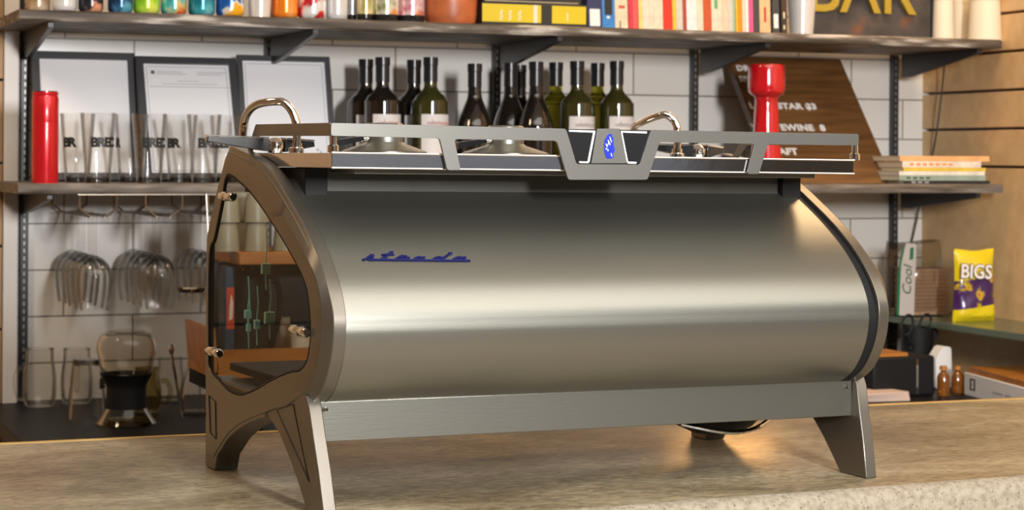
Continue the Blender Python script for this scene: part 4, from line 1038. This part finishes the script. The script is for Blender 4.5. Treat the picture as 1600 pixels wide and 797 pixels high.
for xx, yy in ((wd - .02, .02), (wd - .02, D_ - .02), (XY(331, YS + .24) - x0 + .12, D_ - .02)):
    MB().box((xx - .006, yy - .006, zl0 + .0126), (xx + .006, yy + .006, zs0 - .0002)).obj('post', M['blackmat'], t)
for xx, yy in ((.10, .03), (.14, D_ - .03), (wd - .02, .03), (wd - .02, D_ - .03)):
    MB().box((xx - .008, yy - .008, 0.0003), (xx + .008, yy + .008, zl0 - .0302)).obj('foot', M['blackmat'], t)
# stacked stoneware cups on top
ct_ = ZB + zs1 + .0004
for px, Yc_, lo, hi, lb in ((355, YS + .045, 0, 1, 'left front'), (401, YS + .045, 0, 1, 'middle front'), (447, YS + .045, 0, 0, 'right front'), (378, YS + .14, 0, 1, 'left back')):
    for lev in range(hi + 1):
        r = .0255; h = .056
        x = XY(px, Yc_)
        tc_ = empty('stoneware_cup', (x, Yc_, ct_ + lev * (h + .0006)), 'olive-grey upside-down cup on the wooden stand, %s, %s' % (lb, 'upper of its stack' if lev else 'resting on the wood'), 'cup', 'cups on the wooden stand')
        MB().lathe([(r*.90, 0)] + [(r, 0), (r*.99, .006), (r*.86, h*.75), (r*.74, h - .003), (r*.70, h), (r*.56, h), (r*.54, h - .002), (0, h - .002)], (0,0,0), 32).obj('cup_body', M['stoneware'], tc_)
# black kettle, navy bag, jar and cup on the lower tray
zt0 = ZB + zl0 + .0125
ky = YS + .085; kx = XY(388, ky); kr = (XY(432, ky) - XY(344, ky)) / 2 * .80; kh = atY(388, 424, ky).z - zt0
t = empty('black_kettle', (kx, ky, zt0), 'black jug kettle on the lower tray of the wooden stand', 'kettle')
MB().lathe([(0, 0), (kr*1.12, 0), (kr*1.12, .012), (kr, .018)] + cat_rom([(kr, .018), (kr*.94, kh*.5), (kr*.72, kh*.85), (kr*.62, kh*.94)], 3) + [(kr*.3, kh), (0, kh)], (0,0,0), 40).obj('kettle_body', M['blackmat'], t)
MB().tube(cat_rom([(kr*.66, -.01, kh*.9), (kr*1.25, -.015, kh*.88), (kr*1.35, -.015, kh*.6), (kr*1.1, -.01, kh*.3), (kr*.97, -.005, kh*.22)], 5), .006, 10).obj('handle', M['blackmat'], t)
MB().lathe([(0, 0), (.010, 0), (.012, .008), (0, .012)], (0, 0, kh + .0002), 20).obj('lid_knob', M['blackgloss'], t)
navy = mat('navy_bag', (.012, .045, .09), .4); redl = mat('orange_red_label', (.60, .07, .03), .45)
bx0, bx1 = x0 + .030, x0 + .050
t = empty('coffee_bag', (bx0, YS + .02, zt0), 'navy coffee bag with an orange-red label on the wooden stand', 'bag')
hb = sz(417) - zt0
MB().prism([[(0, 0), (bx1 - bx0, 0), (bx1 - bx0 + .001, hb*.5), (bx1 - bx0 - .001, hb*.9), (bx1 - bx0 - .002, hb), (.002, hb), (0, hb*.9)]], lambda u, v: (u, 0, v), lambda u, v: (u, .05, v)).obj('bag_body', navy, t, .003)
MB().box((.004, -.0008, hb*.40), (bx1 - bx0 - .001, .0004, hb*.80)).obj('label', redl, t)
MB().prism([rnd_poly([(.009, hb*.48), (.016, hb*.50), (.017, hb*.66), (.013, hb*.74), (.010, hb*.62)], .003)], lambda u, v: (u, -.0012, v), lambda u, v: (u, -.0006, v)).obj('label_mark', M['white'], t)
jx = XY(440, YS + .1)
t = empty('amber_jar', (jx, YS + .10, zt0), 'brown jar with a greenish lid on the wooden stand, right of the kettle', 'jar')
MB().lathe([(0, 0), (.022, 0), (.023, .005), (.023, .075), (.018, .083), (0, .083)], (0,0,0), 32).obj('jar_body', mat('brown_jar', (.13, .07, .03), .3), t)
MB().lathe([(0, .0832), (.019, .0832), (.019, .095), (0, .096)], (0,0,0), 32).obj('lid', M['stoneware'], t)
jx = XY(472, YS + .05)
t = empty('beige_cup', (jx, YS + .05, zt0), 'beige paper cup at the right end of the stand', 'cup')
MB().lathe([(0, 0), (.016, 0), (.0205, .062), (.0215, .062), (.0215, .065), (.019, .065), (.0155, .002), (0, .002)], (0,0,0), 32).obj('cup_body', M['cream'], t)

# ------------------------------------------------------------------ right end: glass shelf, bags, box, scissors
ZG = 1.074
tag(MB().box((2.70, 3.55, ZG - .016), (WX - .001, WY - .001, ZG)).obj('glass_shelf', M['shelfglass'], None, .001), 'thick greenish glass shelf fixed along the slatted wall', 'shelf')
def pillow(w_, h_, d_, top_pinch, seed, wr=.0018):
    # a soft pack: grid front and back joined at the sides; returns MB
    rnd = random.Random(seed); n, m = 22, 26; b = MB(); fr, bk2 = [], []
    for j in range(m + 1):
        v = j / m; rf_, rb_ = [], []
        for i in range(n + 1):
            u = i / n
            e = math.sin(math.pi * u) ** .45 * (1 - (v ** top_pinch)) ** .5 * (min(1, v * 8 + .35))
            wv = wr * (math.sin(9*u + 5*v + seed) + math.sin(17*v - 8*u + seed*2) * .7 + rnd.uniform(-.4, .4))
            sq = 1 - .06 * math.sin(math.pi * min(1, v)) - (.05 * v if top_pinch > 3 else .10 * v)
            x = (u - .5) * w_ * sq + w_/2; zz = v * h_ + (wr * 1.5 * math.sin(6*u + seed) if v > .9 else 0)
            rf_.append(b.bm.verts.new((x, -d_/2 * e + wv * (0 if i in (0, n) else 1), zz)))
            rb_.append(rf_[-1] if i in (0, n) or j == m else b.bm.verts.new((x, d_/2 * e, zz)))
        fr.append(rf_); bk2.append(rb_)
    for j in range(m):
        for i in range(n):
            b._f([fr[j][i], fr[j][i+1], fr[j+1][i+1], fr[j+1][i]], True)
            vs = [bk2[j][i], bk2[j+1][i], bk2[j+1][i+1], bk2[j][i+1]]
            vs = list(dict.fromkeys(vs))
            if len(vs) > 2: b._f(vs, True)
    b._f(list(dict.fromkeys(fr[0] + bk2[0][::-1])))
    return b
# paper towel pack
Yp = 4.30
xp0, xp1 = XY(1399, Yp), XY(1489, Yp); ht = atY(1440, 378, Yp).z - ZG
t = empty('paper_towel_pack', (xp0 + .002, Yp + .05, ZG + .0004), 'clear plastic pack of brown paper towels with a white and green label', 'paper towels')
wpk = xp1 - xp0
M['kraft'] = mat('kraft_towels', (.34, .21, .13), .8, noise=.1, nscale=60); M['film'] = thin_glass('plastic_film', (.86, .84, .80), rough=.12, boost=1.6)
b = MB()
for k in range(12): b.box((.052 + .0012*(k % 2), -.045, .003 + k*.0095), (wpk - .006 - .001*(k % 3), .035, .0117 + k*.0095))
tag(b.obj('towels', M['kraft'], t), kind='stuff')
b = pillow(wpk, ht, .105, 7, 3, .0022)
b.obj('plastic_wrap', M['film'], t)
lab = MB().prism([rnd_poly([(.008, .004), (.050, .004), (.053, ht*.55), (.056, ht*.97), (.026, ht*.99), (.013, ht*.7)], .004)], lambda u, v: (u, -.0555, v), lambda u, v: (u, -.0548, v)).obj('label', mat('towel_label', (.56, .50, .46), .5), t)
gm = mat('label_green', (.01, .16, .07), .5); gd = mat('label_dark_green', (.02, .09, .05), .5)
MB().prism([rnd_poly([(.001, .004), (.0075, .004), (.0125, ht*.7), (.0255, ht*.98), (.016, ht*.90), (.004, ht*.6)], .002)], lambda u, v: (u, -.0553, v), lambda u, v: (u, -.0546, v)).obj('label_band', gm, lab)
MB().prism([[(.036, ht*.76), (.047, ht*.77), (.048, ht*.93), (.038, ht*.92)]], lambda u, v: (u, -.0559, v), lambda u, v: (u, -.0550, v)).obj('label_square', gm, lab)
text_obj('Cool', .036, gd, lab, .0003, 'lettering', frame((.040, -.0560, ht*.28), (0.05, 0, 1), (-1, 0, .05), (0, -1, 0)), 1.0, .3)
# seed snack bag
Yq = 4.12
xp0, xp1 = XY(1497, Yq), XY(1563, Yq); ht = atY(1530, 391, Yq).z - ZG
t = empty('snack_bag', (xp0, Yq + .02, ZG + .0004), 'bright yellow and purple seed snack bag standing on the glass shelf', 'snack bag')
ws = xp1 - xp0
M['bagyellow'] = mat('bag_yellow', (.72, .56, .01), .22, coat=.5)
def bag_mat():
    m, N, L, P = new_mat('snack_bag_print'); tc = N.new('ShaderNodeTexCoord'); sp = N.new('ShaderNodeSeparateXYZ'); L.new(tc.outputs['Object'], sp.inputs[0])
    n = N.new('ShaderNodeTexNoise'); n.inputs['Scale'].default_value = 28; L.new(tc.outputs['Object'], n.inputs['Vector'])
    r = N.new('ShaderNodeValToRGB'); L.new(n.outputs['Fac'], r.inputs[0]); e = r.color_ramp.elements
    for (p, c), q_ in zip(((.40, (.045, .012, .09)), (.52, (.06, .015, .11))), range(2)): e[q_].position = p; e[q_].color = (*c, 1)
    for p, c in ((.56, (.35, .22, .02)), (.60, (.60, .45, .02)), (.68, (.45, .03, .01))): k = e.new(p); k.color = (*c, 1)
    def step(lo, hi):
        a = N.new('ShaderNodeMath'); a.operation = 'GREATER_THAN'; a.inputs[1].default_value = lo
        c = N.new('ShaderNodeMath'); c.operation = 'LESS_THAN'; c.inputs[1].default_value = hi
        s2 = N.new('ShaderNodeMath'); s2.operation = 'ADD'; s2.use_clamp = False
        mu = N.new('ShaderNodeMath'); mu.operation = 'MULTIPLY_ADD'; mu.inputs[1].default_value = -.12
        L.new(sp.outputs['X'], mu.inputs[0]); L.new(sp.outputs['Z'], mu.inputs[2])
        L.new(mu.outputs[0], a.inputs[0]); L.new(mu.outputs[0], c.inputs[0])
        mm = N.new('ShaderNodeMath'); mm.operation = 'MULTIPLY'; L.new(a.outputs[0], mm.inputs[0]); L.new(c.outputs[0], mm.inputs[1]); return mm
    f = step(ht*.16, ht*.56)
    mx = N.new('ShaderNodeMix'); mx.data_type = 'RGBA'; mx.inputs[6].default_value = (.72, .56, .01, 1)
    L.new(f.outputs[0], mx.inputs[0]); L.new(r.outputs[0], mx.inputs[7]); L.new(mx.outputs[2], P.inputs['Base Color'])
    P.inputs['Roughness'].default_value = .22; P.inputs['Coat Weight'].default_value = .5
    return m
b = pillow(ws, ht, .045, 5, 8, .0016); b.obj('bag_body', bag_mat(), t)
text_obj('BIGS', .046, mat('bag_letter_edge', (.10, .05, .06), .4), t, .0004, 'lettering_outline', frame((.0035, -.0266, ht*.625), (1, 0, -.05), (.05, 0, 1), (0, -1, 0)), .95, bold=.0026)
text_obj('BIGS', .046, M['letterwhite'], t, .0004, 'lettering', frame((.0035, -.0276, ht*.625), (1, 0, -.05), (.05, 0, 1), (0, -1, 0)), .95, bold=.0008)
# black box on the back counter
def on(px, py): return atZ(px, py, ZB)
Yx = 3.99
xa, xb = XY(1366, Yx), XY(1463, Yx); hx = atY(1420, 557, Yx).z - ZB
t = empty('black_box', (xa, Yx, ZB + .0003), 'matte black box with a thin silver strip on the right end of the back counter', 'box')
MB().box((0, 0, 0), (xb - xa, .13, hx)).obj('box_body', M['blackmat'], t, .006)
MB().box((XY(1434, Yx) - xa, -.0008, .006), (XY(1436.5, Yx) - xa, .0004, hx - .008)).obj('silver_strip', M['chrome'], t)
MB().box((.004, .004, hx + .0002), (XY(1422, Yx) - xa, .10, hx + .008)).obj('wooden_top', M['orangewood'], t)
# scissors holder and two scissors
hx0, hx1 = XY(1440, 4.16), XY(1480, 4.16)
t = empty('black_holder', ((hx0 + hx1) / 2 - .02, 4.20, ZB + .0003), 'black tapered utensil holder behind the black box', 'holder')
zt2 = atY(1460, 510, 4.2).z - ZB
MB().lathe([(0, 0), (.034, 0), (.040, zt2), (.0385, zt2), (.0325, .002), (0, .002)], (0,0,0), 32).obj('holder_body', M['blackmat'], t)
for k, (px, py, lb) in enumerate(((1417, 508, 'left pair of black-handled scissors'), (1447, 507, 'right pair of black-handled scissors'))):
    c_ = atY(px, py, 4.17)
    t = empty('scissors', c_, lb + ' standing in the utensil holder', 'scissors', 'scissors in the holder')
    tx = .03 if k == 0 else .012
    ring = [(.0155*math.cos(a) + .25*.020*math.sin(a), .004*k, .024*math.sin(a)) for a in [2*math.pi*i/28 for i in range(28)]]
    MB().tube(ring, .0032, 8, True).obj('handle', M['blackmat'], t)
    MB().tube([(p[0] * .9 + .024, p[1] + .009, p[2] * .8 - .030) for p in ring], .0032, 8, True).obj('handle', M['blackmat'], t)
    MB().tube([(.003, .0035, -.024), (.018, .003, -.048), (tx + .005, .01, -.075)], .0035, 8).obj('shank', M['blackmat'], t)
    MB().tube([(.020, .010, -.047), (.016, .008, -.058), (tx, .012, -.08)], .0035, 8).obj('shank', M['blackmat'], t)
    MB().prism([[(tx - .003, -.078), (tx + .007, -.078), (tx + .004, -.098), (tx + .001, -.098)]], lambda u, v: (u, .011, v), lambda u, v: (u, .0125, v)).obj('blade', M['chrome'], t)
# white roll, amber bottles
c_ = atY(1475, 556, 4.10)
t = empty('white_tape_dispenser', (c_.x, 4.10, ZB + .0003), 'white rounded dispenser between the black box and the amber bottles', 'dispenser')
zz = c_.z - ZB
MB().prism([rnd_poly([(-.022, 0), (.020, 0), (.022, zz*.5), (.020, zz + .02), (-.002, zz + .022), (-.022, zz - .006)], .008)], lambda u, v: (u, 0, v), lambda u, v: (u, .035, v)).obj('dispenser_body', M['white'], t, .003)
amb = mat('amber_glass', (.32, .11, .015), .08, trans=.5, coat=.4)
for px, Yk, lb in ((1476, 3.98, 'amber bottle next to the black box'), (1498, 4.02, 'amber bottle touching the white box end')):
    x = XY(px, Yk); h = atY(px, 572, Yk).z - ZB
    t = empty('amber_bottle', (x, Yk, ZB + .0003), lb, 'bottle', 'amber bottles on the back counter')
    MB().lathe([(0, 0), (.0135, 0), (.0145, .003), (.0145, h*.62), (.011, h*.74), (.006, h*.80), (.006, h*.86), (0, h*.86)], (0,0,0), 28).obj('bottle_body', amb, t)
    MB().lathe([(.0, h*.862), (.0085, h*.862), (.0085, h), (0, h)], (0,0,0), 24).obj('cap', M['orangewood'], t)
# white box with a printed mark, turned towards the room
pA = atZ(1506, 617, ZB); 
t = empty('white_box', (pA.x, pA.y, ZB + .0003), 'white cardboard box with a small printed square mark at the right edge', 'box')
pA2 = pA + Vector((.020, -.028, 0)); hbx = atY(1506, 582, pA.y).z - ZB
e1 = e2 = Vector((-.18, -.98, 0)).normalized()
w2 = .36
pq = [(0, 0), (w2 * e2.x, w2 * e2.y), (w2 * e2.x + .15, w2 * e2.y - .03), (.15, -.03)]
MB().prism([pq], lambda u, v: (u, v, 0), lambda u, v: (u, v, hbx)).obj('box_body', M['white'], t, .002)
MB().prism([[(.004, -.01), (w2 * e2.x + .004, w2 * e2.y + .01), (w2 * e2.x + .13, w2 * e2.y - .02), (.13, -.04)]], lambda u, v: (u, v, hbx + .0002), lambda u, v: (u, v, hbx + .014)).obj('brown_insert', M['orangewood'], t, .001)
n1 = Vector((e1.y, -e1.x, 0)); 
mo = e1 * .035 + n1 * .0004 + Vector((0, 0, hbx * .30))
MB().prism([[(0, 0), (.013, 0), (.013, .026), (0, .026)], [(.0028, .003), (.0028, .023), (.0102, .023), (.0102, .003)]], lambda u, v: tuple(mo + e1*u*2.2 + Vector((0,0,v))), lambda u, v: tuple(mo + e1*u*2.2 + Vector((0,0,v)) + n1*.0004)).obj('printed_square', M['ink'], t)
MB().prism([[(.0060, .0115), (.0072, .0115), (.0072, .0150), (.0060, .0150)]], lambda u, v: tuple(mo + e1*u*2.2 + Vector((0,0,v))), lambda u, v: tuple(mo + e1*u*2.2 + Vector((0,0,v)) + n1*.0004)).obj('printed_dot', M['ink'], t)
n2 = Vector((e2.y, -e2.x, 0)); m2 = e2 * .16 + n2 * .0004 + Vector((0, 0, hbx * .42))
b = MB()
for k in range(14):
    if k in (5, 9): continue
    b.prism([[(k*.0058, 0), (k*.0058 + .0042, 0), (k*.0058 + .0042, .0045), (k*.0058, .0045)]], lambda u, v: tuple(m2 + e2*u*1.8 + Vector((0,0,v))), lambda u, v: tuple(m2 + e2*u*1.8 + Vector((0,0,v)) + n2*.0003))
tag(b.obj('printed_line', M['docgrey'], t), kind='stuff')
# papers beside the counter edge
pp = on(1380, 622)
t = empty('paper_sheets', (pp.x, pp.y, ZB + .0003), 'loose stack of pinkish-white paper sheets beside the black box', 'papers')
for k in range(5):
    b = MB().box((-.10, -.06, k * .004), (.035 - .003 * k, .02, k * .004 + .0034)); o = b.obj('sheet', mat('pinkish_paper', (.66, .50, .42), .7), t); o.rotation_euler = (0, 0, R(-4 + 3 * k))
# hanging cable on the slat wall
pts = [(1476, 92, 4.40), (1473, 130, 4.42), (1467, 180, 4.44), (1462, 215, 4.46), (1456, 245, 4.49), (1437, 318, 4.52), (1432, 345, 4.53), (1424, 380, 4.535)]
tag(MB().tube(cat_rom([tuple(Vector((min(p.x, WX - .003), p.y, p.z))) for p in [atY(*q_) for q_ in pts]], 5), .0024, 8).obj('hanging_cable', mat('dark_cable', (.06, .05, .04), .6)), 'thin dark cable hanging down beside the slatted wall', 'cable')
# small dish at the foot of the menu board
c_ = atY(1375, 279, 4.33)
t = empty('glass_dish', (c_.x, 4.33, ZL + .0003), 'small shallow glass dish between the menu board and the book stack', 'dish')
MB().lathe([(0, 0), (.020, 0), (.034, .009), (.033, .0095), (.019, .002), (0, .002)], (0,0,0), 32).obj('dish_bowl', M['glass'], t)

# dark navy carton behind the kettle, added to darken the window view
cx0, cx1 = XY(332, YS + .175), XY(515, YS + .175)
t = empty('navy_backdrop', (cx0, YS + .172, zt0), 'added dark navy carton at the back of the wooden stand, behind the kettle', 'backdrop')
MB().box((0, 0, 0), (cx1 - cx0, .026, ZB + zs0 - zt0 - .003)).obj('backdrop_body', mat('backdrop_navy', (.008, .014, .024), .45), t, .002)
